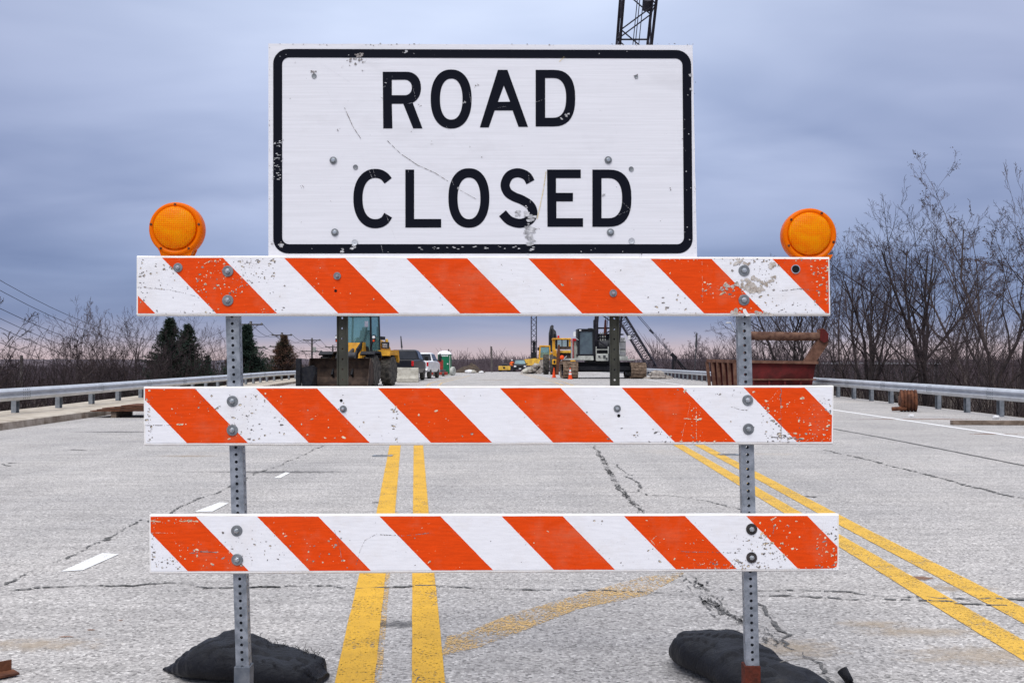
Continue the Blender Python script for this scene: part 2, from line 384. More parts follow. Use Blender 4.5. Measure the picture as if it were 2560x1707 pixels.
# ---- painted lines
def ribbon(pts, wds, z, jit=0.0, step=.15):
    """flat strip along ground points; wds: one width or one per point"""
    if not isinstance(wds, (list, tuple)): wds = [wds]*len(pts)
    P2 = []; W2 = []
    for (a, b, wa, wb) in zip(pts, pts[1:], wds, wds[1:]):
        n = max(1, int((b-a).length/step))
        for k in range(n): t = k/n; P2.append(a.lerp(b, t)); W2.append(wa+(wb-wa)*t)
    P2.append(pts[-1]); W2.append(wds[-1])
    vs = []
    for i, p in enumerate(P2):
        d = (P2[min(i+1, len(P2)-1)] - P2[max(i-1, 0)]); d.z = 0; d.normalize(); nrm = Vector((-d.y, d.x, 0))
        for s in (1, -1):
            q = p + nrm*s*W2[i]/2*(1+random.uniform(-jit, jit)); vs.append((q.x, q.y, road_z(q.y)+z))
    return vs, [(2*i+1, 2*i+3, 2*i+2, 2*i) for i in range(len(P2)-1)]
def marking(pts, wds, m, z=.004, jit=.02, name='road_marking'):
    b = MB(); b.add(*ribbon([G(*p) for p in pts], wds, z, jit)); return tag(b.build(name, m), kind='structure')
EXT = [(874,1860)]
marking([(858,1860),(886,1707),(931.5,1433),(964.5,1280),(987.5,1116),(1015,1010)], [.155,.155,.155,.152,.165,.165], M['yellow'])
marking([(1015,1010),(1075,958),(1150,940)], [.165,.14,.12], M['yellow_old'])
marking([(1082,1860),(1071.5,1707),(1058.5,1433),(1052,1280),(1046,1116),(1052,1010)], [.13,.13,.13,.13,.14,.14], M['yellow'])
marking([(1052,1010),(1105,956),(1175,939)], [.14,.13,.12], M['yellow_old'])
marking([(2780,1757),(2532,1610),(2325,1487),(2118,1363),(1910,1240),(1707,1119),(1524,1012)], .15, M['yellow_right'])
marking([(1524,1012),(1387,955),(1300,934)], .15, M['yellow_old'])
marking([(2800,1665),(2560,1539),(2345,1427),(2129,1316),(1945,1217),(1761,1119),(1560,1012)], .15, M['yellow_right'])
marking([(1560,1012),(1410,955),(1315,934)], .15, M['yellow_old'])
# worn halo of older paint beside the left pair
marking([(944,1707),(969,1433),(992,1280)], [.03,.03,.03], M['yellow_ghost'], z=.003)
gb = MB(); q = [(1104,1640),(1117,1592),(1175,1576),(1280,1534),(1470,1480),(1606,1442),(1712,1430),(1706,1438),(1617,1488),(1443,1523),(1280,1588),(1200,1618),(1160,1626)]
pl = [G(*p)+Vector((0,0,.0028)) for p in q]; gb.add(pl, [tuple(t) for t in tessellate_polygon([pl])])
tag(gb.build('road_marking', M['yellow_ghost']), kind='structure')
for q in ([(152,1429.5),(207,1426),(297,1386),(256,1383)], [(485.5,1280),(531,1279),(571.5,1258),(548.7,1256)], [(683.7,1195.5),(701,1195),(725,1182),(713.5,1180.8)]):
    b = MB(); b.add([G(*p)+Vector((0,0,.004)) for p in q], [(0,1,2,3)]); tag(b.build('road_marking', M['white_paint']), kind='structure')
b = MB(); b.add(*ribbon([Vector((8.45, 8, 0)), Vector((8.42, 18, 0)), Vector((8.35, 28, 0)), Vector((8.8, 50, 0)), Vector((9.6, 80, 0)), Vector((9.8, 130, 0))], .13, .004, .02, 1.0))
tag(b.build('road_marking', M['white_paint']), kind='structure')
# ---- cracks (crop coordinates turned back to photograph coordinates)
def c4(p): return (p[0]/2.851+340, p[1]/2.851+930)
def c5(p): return (p[0]/2.851+1500, p[1]/2.851+930)
def c6(p): return (p[0]/1.8375, p[1]/1.8375+1300)
def c7(p): return (p[0]/1.8375+1280, p[1]/1.8375+1300)
def crack(px, w=.012, z=.0052, jit=.05, gap=.12):
    pts = [G(*p) for p in px]; P2 = []
    for a, b_ in zip(pts, pts[1:]):
        L = (b_-a).length; n = max(3, int(L/.022))
        for k in range(n):
            t = k/n; p = a.lerp(b_, t); s = min(jit, L*.08)
            P2.append(p + Vector((random.uniform(-1,1), random.uniform(-1,1), 0))*.006 + Vector((pnoise(p*14), pnoise(p*14+Vector((9,0,0))), 0))*.028 + Vector((pnoise(p*2.1), pnoise(p*2.1+Vector((9,0,0))), 0))*s)
    P2.append(pts[-1]); vs = []; fs = []
    for i, p in enumerate(P2):
        d = P2[min(i+1, len(P2)-1)] - P2[max(i-1, 0)]; d.normalize(); nr = Vector((-d.y, d.x, 0))
        ww = w*max(.06, .75 + 1.9*pnoise(p*4) + random.uniform(-.55, .7)*(1 if random.random() < .8 else 2.2))
        vs += [tuple(p + nr*ww/2 + Vector((0,0,z))), tuple(p - nr*ww/2 + Vector((0,0,z)))]
        if i and random.random() > gap: fs.append((2*i-1, 2*i+1, 2*i, 2*i-2))
    return vs, fs
cr = MB()
T1 = [c6(p) for p in [(-300,330),(0,325),(400,300),(550,305),(760,290),(870,295),(940,312),(1250,310),(1500,305),(1650,315),(1980,300),(2352,322)]] + \
     [c7(p) for p in [(400,325),(700,335),(900,318),(1140,322),(1500,330),(1700,350),(1900,355),(2000,362),(2250,362),(2600,368)]]
cr.add(*crack(T1, .017)); cr.add(*crack(T1[2:9], .012))
cr.add(*crack([c7(p) for p in [(900,322),(1060,345),(1300,350),(1560,368),(1800,365),(2000,375),(2050,388),(2352,395),(2600,400)]], .016))
cr.add(*crack([c6(p) for p in [(-60,340),(0,310),(130,240),(300,175),(420,125),(560,50),(650,0)]], .014, gap=.3))
cr.add(*crack([c4(p) for p in [(90,1070),(280,985),(430,910),(610,845),(780,765),(870,715),(960,690),(1130,620),(1310,535)]], .016, gap=.25))
cr.add(*crack([c4(p) for p in [(1310,535),(1500,440),(1700,370)]], .02, gap=.3))
cr.add(*crack([c5(p) for p in [(0,650),(100,655),(160,700),(230,740)]], .016))
cr.add(*crack([c5(p) for p in [(170,740),(230,760),(290,800),(280,850)]], .016))
cr.add(*crack([c5(p) for p in [(170,855),(290,855),(350,880),(500,880),(600,895),(780,920),(900,960),(1000,980)]], .015))
cr.add(*crack([(2060,1125),(2170,1150),(2330,1190),(2420,1215),(2560,1247),(2700,1280)], .03, gap=.15))
cr.add(*crack([c7(p) for p in [(1060,345),(1150,400),(1190,460),(1230,500),(1270,530),(1250,555),(1270,590),(1360,630),(1400,660),(1410,700),(1460,745),(1500,800)]], .015))
cr.add(*crack([c7(p) for p in [(820,320),(900,400),(950,470),(1010,540),(1080,600)]], .008, gap=.5))
cr.add(*crack([c6(p) for p in [(1905,690),(1920,720),(1910,750)]], .006))
for k in range(44):      # the broken longitudinal joint: many short ragged cracks side by side
    o = random.uniform(-12, 12); a = random.uniform(0, .8); b_ = a + random.uniform(.1, .3)
    J = [(1480,1112),(1500,1140),(1528,1186),(1552,1221),(1581,1256),(1611,1285),(1650,1330),(1690,1390)]
    def at(t): t = min(.999, t)*(len(J)-1); i = int(t); f = t-i; return (J[i][0]*(1-f)+J[i+1][0]*f, J[i][1]*(1-f)+J[i+1][1]*f)
    pts = [at(a+(b_-a)*i/4) for i in range(5)]
    cr.add(*crack([(p[0]+o*(.4+.6*(p[1]-1100)/300), p[1]) for p in pts], random.uniform(.004, .010), gap=.4))
for k in range(90):
    J = [c7(p) for p in [(790,240),(860,300),(920,370),(990,430),(1080,480),(1150,520),(1200,580)]]
    def at(t): t = min(.999, t)*(len(J)-1); i = int(t); f = t-i; return (J[i][0]*(1-f)+J[i+1][0]*f, J[i][1]*(1-f)+J[i+1][1]*f)
    a = random.uniform(0, .85); b_ = a + random.uniform(.06, .2); o = random.gauss(0, 14)
    pts = [at(a+(b_-a)*i/3) for i in range(4)]
    cr.add(*crack([(p[0]+o, p[1]+random.uniform(-4, 4)) for p in pts], random.uniform(.003, .008), gap=.4))
for px in ([(20,1158),(50,1157)], [(180,1124),(215,1126)], [(0,1160),(26,1165)], [(2000,1240),(2040,1243)]): cr.add(*crack(px, .05, gap=.1))
tag(cr.build('road_crack', M['crack']), kind='structure')
tj = MB(); tj.add(*ribbon([G(*p) for p in [(2084,1072),(2200,1093),(2350,1122),(2560,1164),(2700,1192)]], .055, .0045, .3)); tag(tj.build('tar_joint', M['crack']), kind='structure')
def stain(u, v, wx, wy, m, rz=0):
    c = G(u, v); vs = []; n = 20
    for i in range(n): a = 2*PI*i/n; x = math.cos(a)*wx/2; y = math.sin(a)*wy/2; vs.append((c.x+x*math.cos(rz)-y*math.sin(rz), c.y+x*math.sin(rz)+y*math.cos(rz), .0034+random.uniform(0,.0001)))
    b = MB(); b.add(vs, [tuple(range(n))]); tag(b.build('ground_stain', m), kind='structure')
stain(90, 1612, .9, .35, M['sand_stain'], .1); stain(165, 1592, .12, .04, M['rust_stain']); stain(300, 1551, .05, .05, M['rust_stain']); stain(228, 1575, .06, .03, M['rust_stain'])
stain(2390, 1470, .7, .3, M['sand_stain']); stain(2300, 1580, .9, .3, M['sand_stain']); stain(2460, 1640, 1.0, .5, M['sand_stain']); stain(2180, 1560, .5, .25, M['sand_stain'])
stain(1980, 1620, .7, .5, M['sand_stain']); stain(2290, 1445, .3, .2, M['rust_stain'])
stain(2300, 1048, 4.5, .5, M['rust_stain']); stain(2480, 1085, 1.5, .35, M['rust_stain']); stain(470, 1140, 1.2, .5, M['sand_stain']); stain(1400, 960, 5, 4, M['sand_stain']); stain(1250, 950, 5, 5, M['sand_stain']); stain(1200, 975, 3, 5, M['soot_stain'])
stain(1000, 1560, .7, .25, M['soot_stain']); stain(955, 1256, .18, .06, M['crack']); stain(700, 1180, 3, .5, M['soot_stain']); stain(300, 1080, 3, .6, M['soot_stain'])
# ================================================================== BARRICADE
YR = 3.80
bar = thing('barricade', (0, YR+.05, 0), 'three-rail barricade of scuffed orange and white striped boards on two perforated steel posts', 'barricade')
def m_sheet():
    t = NT('striped_sheeting'); v = t.coords()
    sx = t.N('ShaderNodeSeparateXYZ'); t.L(v, sx.inputs[0])
    k = t.math('ADD', sx.outputs[0], t.math('MULTIPLY', sx.outputs[2], .98))
    wob = t.math('MULTIPLY', t.math('SUBTRACT', t.noise(v, 60, 3), .5), .003)
    fr = t.math('FRACT', t.math('DIVIDE', t.math('ADD', t.math('ADD', k, wob), 429.3), .4293))
    isor = t.math('LESS_THAN', fr, .5)
    st = t.coords((2.0, 1, 18)); sn = t.noise(st, 7, 5, .65)
    orange = t.mix(1, (.72,.060,.003,1), t.ramp(sn, [(.3, .86), (.7, 1.14)]), 'MULTIPLY')
    white = t.mix(1, (.80,.80,.835,1), t.ramp(sn, [(.3, .93), (.7, 1.05)]), 'MULTIPLY')
    c = t.mix(isor, white, orange)
    gr = t.ramp(t.noise(v, 5, 6, .7), [(.52, 0.0), (.8, 1.0)])
    c = t.mix(t.math('MULTIPLY', gr, .22), c, (.45,.34,.22,1))
    fl = t.ramp(t.noise(t.coords((1,1,1)), 95, 3, .6), [(.69, 0.0), (.73, 1.0)])
    c = t.mix(t.math('MULTIPLY', fl, .55), c, t.mix(isor, (.35,.34,.35,1), (.75,.45,.2,1)))
    t.col(c); t.b.inputs['Roughness'].default_value = .5; t.b.inputs['Specular IOR Level'].default_value = .12
    vo = t.N('ShaderNodeTexVoronoi'); vo.inputs['Scale'].default_value = 330; t.L(v, vo.inputs['Vector'])
    t.bump(t.math('ADD', t.math('MULTIPLY', vo.outputs['Distance'], .25), t.noise(v, 9, 3)), .22, .004); return t.m
M['sheet'] = m_sheet()
M['board'] = mat('white_plastic_board', (.84,.83,.82,1), (.74,.71,.68,1), .5, scale=14, bump=.05)
M['chip_dark'] = mat('chip_grey', (.10,.09,.088,1), (.34,.31,.30,1), .8, scale=60, bump=0)
M['chip_light'] = mat('chip_pale', (.85,.74,.55,1), (.55,.40,.25,1), .8, scale=70, bump=0)
M['chip_brown'] = mat('scrape_brown', (.33,.27,.22,1), (.62,.58,.54,1), .8, scale=45, bump=.4)
M['washer'] = mat('zinc_washer', (.22,.235,.25,1), (.15,.16,.175,1), .5, .4, scale=40, bump=.1)
M['washer_dark'] = mat('dark_washer', (.06,.05,.05,1), (.03,.03,.03,1), .6, .3, scale=40, bump=.1)
M['nut'] = mat('zinc_nut', (.5,.53,.57,1), (.35,.38,.4,1), .35, .7, scale=30, bump=0)
M['hole'] = mat('hole_dark', (.012,.012,.014,1), None, .9, scale=4, bump=0)
RAILS = [dict(c=[(343,639.4),(2072.5,643),(2074.8,789.5),(342.5,790)], s=406.7, top=646),
         dict(c=[(360.3,966.5),(2083,963.3),(2081,1110.6),(361.7,1114)], s=640.6, top=971.4),
         dict(c=[(374.4,1286),(2096,1284),(2095.6,1427),(375,1434.4)], s=641.6, top=1289)]
def quadpt(c, s, t):
    """bilinear point of a quadrilateral in photograph coordinates"""
    a = (c[0][0]*(1-s)+c[1][0]*s, c[0][1]*(1-s)+c[1][1]*s); b = (c[3][0]*(1-s)+c[2][0]*s, c[3][1]*(1-s)+c[2][1]*s)
    return (a[0]*(1-t)+b[0]*t, a[1]*(1-t)+b[1]*t)
BOLTS = {0: [(445,669,11.5,0),(569.6,678,14,0),(569.5,751,14,0),(843,690,9.5,0),(1533,733,9.5,0),(1860,676.5,14,0),(1860,750,14,0)],
         1: [(581,1002.5,14,0),(581,1075,14,0),(858,1022,9,0),(1543,1021,9,0),(1869,1000,13.5,0),(1871,1072,14,0)],
         2: [(592,1326,14,0),(593,1398,14.5,0),(1879,1322,14,1),(1879,1393,13.5,1)]}
HOLES = {0: [(839,727,3.6),(1989,673,9.5)], 1: [(853,1001,3.8),(1547,1039,4)], 2: []}
def bolt_mesh(p, r, dark, parent, name='bolt'):
    q = MB(); c = P(p[0], p[1], YR-.0016); s = 3.8/F; rr = r*s
    q.lathe([(0, rr), (.0022, rr), (.003, rr*.93), (.003, rr*.45)], c, (random.uniform(-.08,.08), -1, random.uniform(-.05,.08)), 24)
    n0 = len(q.f)
    q.lathe([(.003, rr*.46), (.008, rr*.46), (.0095, rr*.36)], c, (0, -1, 0), 6, mi=1)
    q.lathe([(.008, rr*.24), (.014, rr*.24), (.015, rr*.18)], c, (0, -1, 0), 12, mi=1)
    return q.build(name, [M['washer_dark'] if dark else M['washer'], M['nut']], parent)
rnd = random.Random(11)
def blob(cx, cy, r, asp=1.0, ang=0, n=None, Y=None):
    """small ragged flake lying on the face of a board"""
    n = n or rnd.choice((5, 6, 7, 8)); pts = []
    for i in range(n):
        a = 2*PI*i/n; k = r*rnd.uniform(.45, 1.25); x = math.cos(a)*k*asp; y = math.sin(a)*k
        pts.append(P(cx + x*math.cos(ang)-y*math.sin(ang), cy + x*math.sin(ang)+y*math.cos(ang), Y))
    return pts
def is_orange(ri, u, v):
    r = RAILS[ri]; k = (u - r['s']) - .98*(v - r['top']); return (k/304.8) % 1 < .5
CL = {0: [(352,700,12,55,26),(400,700,40,50,16),(560,690,70,36,36),(640,690,45,45,30),(535,725,70,20,14),(600,655,90,6,16),(1200,715,780,60,26),(1890,700,60,45,40),(1800,725,45,20,22),(2050,720,26,60,26),(1930,770,90,14,20),(460,780,90,8,14),(660,780,60,8,10),(1700,760,60,25,12),(1850,650,220,4,26),(2068,716,3,70,20)],
      1: [(640,1040,70,60,44),(372,1040,10,66,26),(470,1000,80,50,14),(1300,1040,700,60,26),(1790,975,110,14,26),(1990,1050,90,55,75),(2000,1095,90,12,24),(900,1070,100,40,8),(988,1060,6,45,12),(660,1108,220,4,20),(1840,1106,220,4,24),(1600,1090,90,20,10),(1740,1055,12,40,14),(420,970,120,4,20)],
      2: [(400,1410,50,20,36),(380,1340,8,60,20),(520,1390,90,40,26),(650,1370,110,45,26),(1300,1360,650,60,24),(1900,1380,70,45,60),(2070,1370,30,55,40),(1820,1410,80,14,34),(1950,1345,50,50,18),(1720,1375,110,30,12),(820,1375,60,30,14),(430,1301,60,6,14),(560,1428,220,4,26),(1900,1422,220,4,34),(2092,1360,3,60,14)]}
post_lines = {}
for ri, rr in enumerate(RAILS):
    c = rr['c']; org = P(rr['s'], rr['top'], YR)
    rail = MB(); NXX = 60; vs = []
    for i in range(NXX+1):
        s = i/NXX; wob = .9*pnoise(Vector((s*9, ri*3.3, 0)))
        pt = quadpt(c, s, 0); pb = quadpt(c, s, 1)
        a = P(pt[0], pt[1]+wob, YR+.0045); b_ = P(pb[0], pb[1], YR+.0045)
        for q in (a+Vector((0,0,-.0045))+Vector((0,-.0045,0)), a, a+Vector((0,.019,0)), a+Vector((0,.022,-.004)), b_+Vector((0,.022,.004)), b_+Vector((0,.019,0)), b_, b_+Vector((0,-.0045,.0045))): vs.append(q)
    fs = []
    for i in range(NXX): fs += [(8*i+j, 8*i+(j+1) % 8, 8*i+8+(j+1) % 8, 8*i+8+j) for j in range(8)]
    fs += [tuple(range(8)), tuple(8*NXX+j for j in range(7, -1, -1))]
    rail.add(vs, fs); ro = rail.build('rail', M['board'], bar)
    sh = MB(); NX = 80; NZ = 8; vs = []
    for i in range(NX+1):
        for j in range(NZ+1):
            s = .0012 + (1-.0024)*i/NX; t = .034 + (.955-.034)*j/NZ
            u, v = quadpt(c, s, t)
            if j in (0, NZ): v += .8*pnoise(Vector((u*.09, ri*5+j, 2)))
            y = YR - .0012
            if ri == 2:      # knocked-off lower right corner
                du = 2095-u; dv = 1427-v
                if du < 8 and dv < 8: u -= 3; v -= 3
            vs.append(P(u, v, y) - org)
    sh.add(vs, [(i*(NZ+1)+j, i*(NZ+1)+j+1, (i+1)*(NZ+1)+j+1, (i+1)*(NZ+1)+j) for i in range(NX) for j in range(NZ)])
    so_ = sh.build('striped_sheeting', M['sheet'], ro, local=True); so_.location = org - ORG[ro.name]
    dk = MB(); lt = MB()
    for (cx, cy, sx, sy, n) in CL[ri]:
        for k in range(int(n*1.9)):
            u = cx + rnd.uniform(-1, 1)*sx; v = cy + rnd.uniform(-1, 1)*sy
            (u0, v0), (u1, v1) = c[0], c[2]
            if not (u0+5 < u < u1-5 and v0+7 < v < v1-6): continue
            r = rnd.choice((.7, .9, 1.2, 1.5, 1.9, 2.9)); asp = rnd.choice((1, 1, 1.3, 2.2, .5)); ang = rnd.uniform(-.6, .6)
            o = is_orange(ri, u, v)
            if o and rnd.random() < .62: tgt = lt; yy_ = YR-.0020
            else: tgt = dk; yy_ = YR-.0018
            pts = blob(u, v, r, asp, ang, Y=yy_); tgt.add(pts, [tuple(range(len(pts)))])
            if r > 1.7 and rnd.random() < .6:
                pts = blob(u+.7, v+.9, r*.55, asp, ang, Y=YR-.0023); (lt if tgt is dk else dk).add(pts, [tuple(range(len(pts)))])
    if ri == 1:
        for k in range(30):   # dark crack down the right end of the middle board
            u = 1952 + 3*pnoise(Vector((k*.35, 0, 0))) + k*.02; v = 972 + k*4.4
            if 40 < v-972 < 84 or v > 1098: r_ = 1.0
            else: r_ = 2.3
            if v < 1105: pts = blob(u, v, r_, .7, Y=YR-.0022); dk.add(pts, [tuple(range(len(pts)))])
    def scratch(pts2, r, mb, yy_=YR-.0021):
        for a, b_ in zip(pts2, pts2[1:]):
            n = max(2, int(math.hypot(b_[0]-a[0], b_[1]-a[1])/3))
            for k in range(n):
                if rnd.random() < .2: continue
                p = blob(a[0]+(b_[0]-a[0])*k/n, a[1]+(b_[1]-a[1])*k/n+rnd.uniform(-.5,.5), r*rnd.uniform(.5, 1.2), 1.8, math.atan2(b_[1]-a[1], b_[0]-a[0]), Y=yy_); mb.add(p, [tuple(range(len(p)))])
    if ri == 0:
        scratch([(345,718),(420,724),(470,735),(500,745)], .9, dk); scratch([(1950,727),(2000,722),(2060,728)], 1.1, dk); scratch([(1755,655),(1757,760)], .6, lt)
    if ri == 1:
        scratch([(363,1063),(405,1063),(430,1062)], 1.1, dk); scratch([(445,1061),(468,1060)], 2.6, lt); scratch([(1830,1017),(1850,1024),(1872,1025)], 1.0, dk)
        scratch([(1711,1046),(1755,1048)], 1.3, lt); scratch([(1714,1055),(1708,1075),(1703,1108)], .8, lt); scratch([(1741,1020),(1741,1100)], 1.0, lt); scratch([(1726,1005),(1718,1045)], .6, lt)
        scratch([(1930,1092),(2010,1098)], 1.8, dk); scratch([(1945,975),(1930,995),(1900,1015)], .7, lt)
    if ri == 2:
        scratch([(472,1383),(500,1378),(543,1380)], 1.6, dk); scratch([(450,1302),(495,1302)], 2.2, lt); scratch([(378,1301),(405,1304)], 1.8, lt)
        scratch([(942,1334),(912,1350),(900,1376),(890,1412)], .8, dk); scratch([(952,1336),(1010,1339),(1080,1331)], 1.0, dk); scratch([(836,1325),(850,1370),(856,1412)], .8, dk)
        scratch([(378,1331),(440,1332)], .8, lt); scratch([(1700,1378),(1830,1381)], 1.0, dk); scratch([(1640,1340),(1628,1350),(1640,1366)], .9, lt); scratch([(1936,1312),(1932,1335)], 2.0, dk); scratch([(1930,1298),(1945,1290)], 2.4, lt)
    dk.build('chip_marks', M['chip_dark'], ro); lt.build('flaked_marks', M['chip_light'], ro)
    if ri == 0:
        sc = MB()
        for pts2, r0 in (([(1800,724),(1820,716),(1845,712),(1870,722),(1895,728),(1915,722)], 5.5), ([(1880,690),(1895,700),(1910,712),(1925,705),(1938,690)], 5), ([(1925,670),(1935,655)], 6), ([(1868,700),(1880,716),(1900,733)], 7), ([(1832,660),(1850,655),(1875,660)], 5), ([(1855,705),(1875,735)], 6), ([(1830,782),(1850,776)], 5), ([(1895,782),(1935,778)], 6)):
            for a, b_ in zip(pts2, pts2[1:]):
                for k in range(7):
                    p = blob(a[0]+(b_[0]-a[0])*k/7+rnd.gauss(0,3), a[1]+(b_[1]-a[1])*k/7+rnd.gauss(0,3), r0*rnd.uniform(.3, .95), 1.4, rnd.uniform(-.8,.8), n=9, Y=YR-.0024-rnd.random()*.0003); sc.add(p, [tuple(range(len(p)))])
        sc.build('scrape', M['chip_brown'], ro)
        p0 = MB(); c0 = P(1862, 777, YR-.003); pts = [P(u, v, YR-.003) for u, v in ((1857,773),(1864,772),(1868,780),(1876,789),(1866,791),(1858,781))]; p0.add(pts, [tuple(range(6))]); p0.build('torn_flap', M['board'], ro)
    hb = MB()
    for (u, v, r) in HOLES[ri]:
        cc = P(u, v, YR-.002); s = 3.8/F
        hb.lathe([(0, r*s), (.0002, 0)], cc, (0,-1,0), 18)
    if HOLES[ri]: hb.build('hole', M['hole'], ro)
    if ri == 0:
        hb = MB(); s = 3.8/F; hb.lathe([(0, 11.5*s), (.002, 11.5*s), (.002, 9.4*s), (0, 9.4*s)], P(1989,673,YR-.002), (0,-1,0), 24); hb.build('grommet', M['nut'], ro)
    for (u, v, r, dkk) in BOLTS[ri]: bolt_mesh((u, v), r, dkk, ro)
# ---- perforated square posts
def holed_face(q, o, ax, up, w, n, step, hr, inw):
    """wall of n square cells of height step, each pierced by a round hole"""
    K = 12; o = Vector(o); ax = Vector(ax); up = Vector(up); inw = Vector(inw)*.0028
    for i in range(n):
        cc = o + up*(step*(i+.5)); base = len(q.v); vs = []
        for k in range(K): a = 2*PI*k/K+PI/4; vs.append(cc + ax*hr*math.cos(a) + up*hr*math.sin(a))
        for k in range(K): vs.append(vs[k]+inw)
        for k in range(K):
            a = 2*PI*k/K+PI/4; c_, s_ = math.cos(a), math.sin(a); m_ = max(abs(c_), abs(s_)); 
            vs.append(cc + ax*(w/2*c_/m_) + up*(step/2*s_/m_))
        fs = [(2*K+k, 2*K+(k+1) % K, (k+1) % K, k) for k in range(K)] + [(k, (k+1) % K, K+(k+1) % K, K+k) for k in range(K)]
        q.add(vs, fs)
def steel_post(px_top, px_bot, w, name, m, yaw):
    a = P(px_bot[0], px_bot[1], YR+.0265); b_ = P(px_top[0], px_top[1], YR+.0265)
    a.z = .06 if a.z < .06 else a.z
    up = (b_-a).normalized(); L = (b_-a).length; n = int(L/.0254)
    q = MB(); Mz = Matrix.Rotation(yaw, 3, 'Z'); ax = Mz @ Vector((1,0,0)); dp = Mz @ Vector((0,1,0))
    ax = (ax - up*ax.dot(up)).normalized(); dp = up.cross(ax)
    dp = dp if dp.y > 0 else -dp
    hw = w/2
    holed_face(q, a, ax, up, w, n, L/n, .0056, dp)
    holed_face(q, a - ax*hw + dp*hw, dp, up, w, n, L/n, .0056, ax)
    holed_face(q, a + ax*hw + dp*hw, dp, up, w, n, L/n, .0056, -ax)
    holed_face(q, a + dp*w, ax, up, w, n, L/n, .0056, -dp)
    return q.build(name, m, bar), a, up
s_l = steel_post((576,655), (608,1770), .0455, 'post', M['post_galv'], R(1))
s_r = steel_post((1857,655), (1884,1770), .0465, 'post', M['post_galv'], R(-3))
for (u, v, m, po) in ((605,1666,M['sleeve_grey'],s_l), (1881.5,1664,M['rust_sleeve'],s_r)):
    q = MB(); t = P(u, v, YR+.022); bx = t.x+.003
    q.box(t.x-.028, t.x+.028, YR+.020, YR+.078, .05, t.z); q.build('base_sleeve', m, bar, bevel=.002)
    q = MB(); q.box(bx-.026, bx+.030, YR-.62, YR+.17, .004, .05); q.build('foot', m, bar, bevel=.003)
# ================================================================== SIGN
SG = lambda x, y: (x/2.1+640, y/2.1+80)
YS = YR + .0235
sign = thing('road_closed_sign', (.07, YS, 0), 'large white rectangular sign reading ROAD CLOSED in black, bolted above the top rail', 'sign')
SC = [SG(65,62), SG(2292,70), SG(2316,1194), SG(65,1194)]
q = MB(); NX = 24; NZ = 12; vs = []
for k, yo in ((0, 0), (1, .004)):
    for i in range(NX+1):
        for j in range(NZ+1):
            u, v = quadpt(SC, i/NX, j/NZ)
            if j == 0: v += .9*pnoise(Vector((i*.9, 3, 1)))
            if i == NX: u += .9*pnoise(Vector((j*.8, 5, 1)))
            vs.append(P(u, v, YS) + Vector((0, yo, 0)))
nn = (NX+1)*(NZ+1); fs = []
for i in range(NX):
    for j in range(NZ):
        a = i*(NZ+1)+j; fs.append((a, a+1, a+NZ+2, a+NZ+1)); fs.append((nn+a, nn+a+NZ+1, nn+a+NZ+2, nn+a+1))
rim = [i*(NZ+1) for i in range(NX+1)] + [NX*(NZ+1)+j for j in range(1, NZ+1)] + [i*(NZ+1)+NZ for i in range(NX-1, -1, -1)] + [j for j in range(NZ-1, 0, -1)]
for a, b_ in zip(rim, rim[1:]+rim[:1]): fs.append((a, b_, nn+b_, nn+a))
q.add(vs, fs)
def m_sign():
    t = NT('sign_sheeting'); v = t.coords(); st = t.coords((.6, 1, 30)); ln = t.noise(st, 5, 4, .6)
    c = t.mix(1, (.735,.735,.775,1), t.ramp(ln, [(.3, .93), (.7, 1.05)]), 'MULTIPLY')
    big = t.ramp(t.noise(t.coords((1,1,2.5)), 2.2, 5, .6), [(.55, 0.0), (.75, 1.0)]); c = t.mix(t.math('MULTIPLY', big, .4), c, (.47,.46,.48,1))
    sp = t.ramp(t.noise(v, 48, 3, .6), [(.715, 0.0), (.74, 1.0)]); c = t.mix(t.math('MULTIPLY', sp, .6), c, (.28,.27,.29,1))
    t.col(c); t.b.inputs['Roughness'].default_value = .42; t.bump(t.noise(v, 6, 4), .25, .006); return t.m
q.build('panel', m_sign(), sign)
def m_film():
    t = NT('black_film'); v = t.coords(); t.col(t.mix(t.ramp(t.noise(v, 120, 4, .7), [(.72, 0.0), (.76, 1.0)]), (.004,.005,.011,1), (.25,.25,.27,1)))
    t.b.inputs['Roughness'].default_value = .6; t.b.inputs['Specular IOR Level'].default_value = .08; return t.m
FILM = m_film(); YL = YS - .0012
def rrect(x0, y0, x1, y1, r, sk=0):
    pts = []
    for cx, cy, a0 in ((x1-r, y0+r, -90), (x1-r, y1-r, 0), (x0+r, y1-r, 90), (x0+r, y0+r, 180)):
        for k in range(9): a = R(a0 + k*90/8); pts.append((cx+r*math.cos(a), cy+r*math.sin(a)))
    return [(x + (y-90)/1073*9*(x/2200), y + (x-90)/2200*6*(1-(y-90)/1073)) for x, y in pts]
def film(q, loops, Y=YL):
    L = [[P(*SG(x, y), Y) for x, y in lp] for lp in loops]; tri = tessellate_polygon(L)
    q.add([p for lp in L for p in lp], [tuple(t) for t in tri])
q = MB(); outer = rrect(90, 90, 2284, 1163, 78); inner = rrect(137, 135, 2238, 1114, 36)
n = len(outer); q.add([P(*SG(*p), YL) for p in outer+inner], [(i, (i+1) % n, n+(i+1) % n, n+i) for i in range(n)])
q.build('border', FILM, sign)
def ell(x0, y0, x1, y1, e=2.25, n=56):
    pts = []
    for k in range(n):
        a = 2*PI*k/n; c_, s_ = math.cos(a), math.sin(a)
        pts.append(((x0+x1)/2 + (x1-x0)/2*math.copysign(abs(c_)**(2/e), c_), (y0+y1)/2 + (y1-y0)/2*math.copysign(abs(s_)**(2/e), s_)))
    return pts
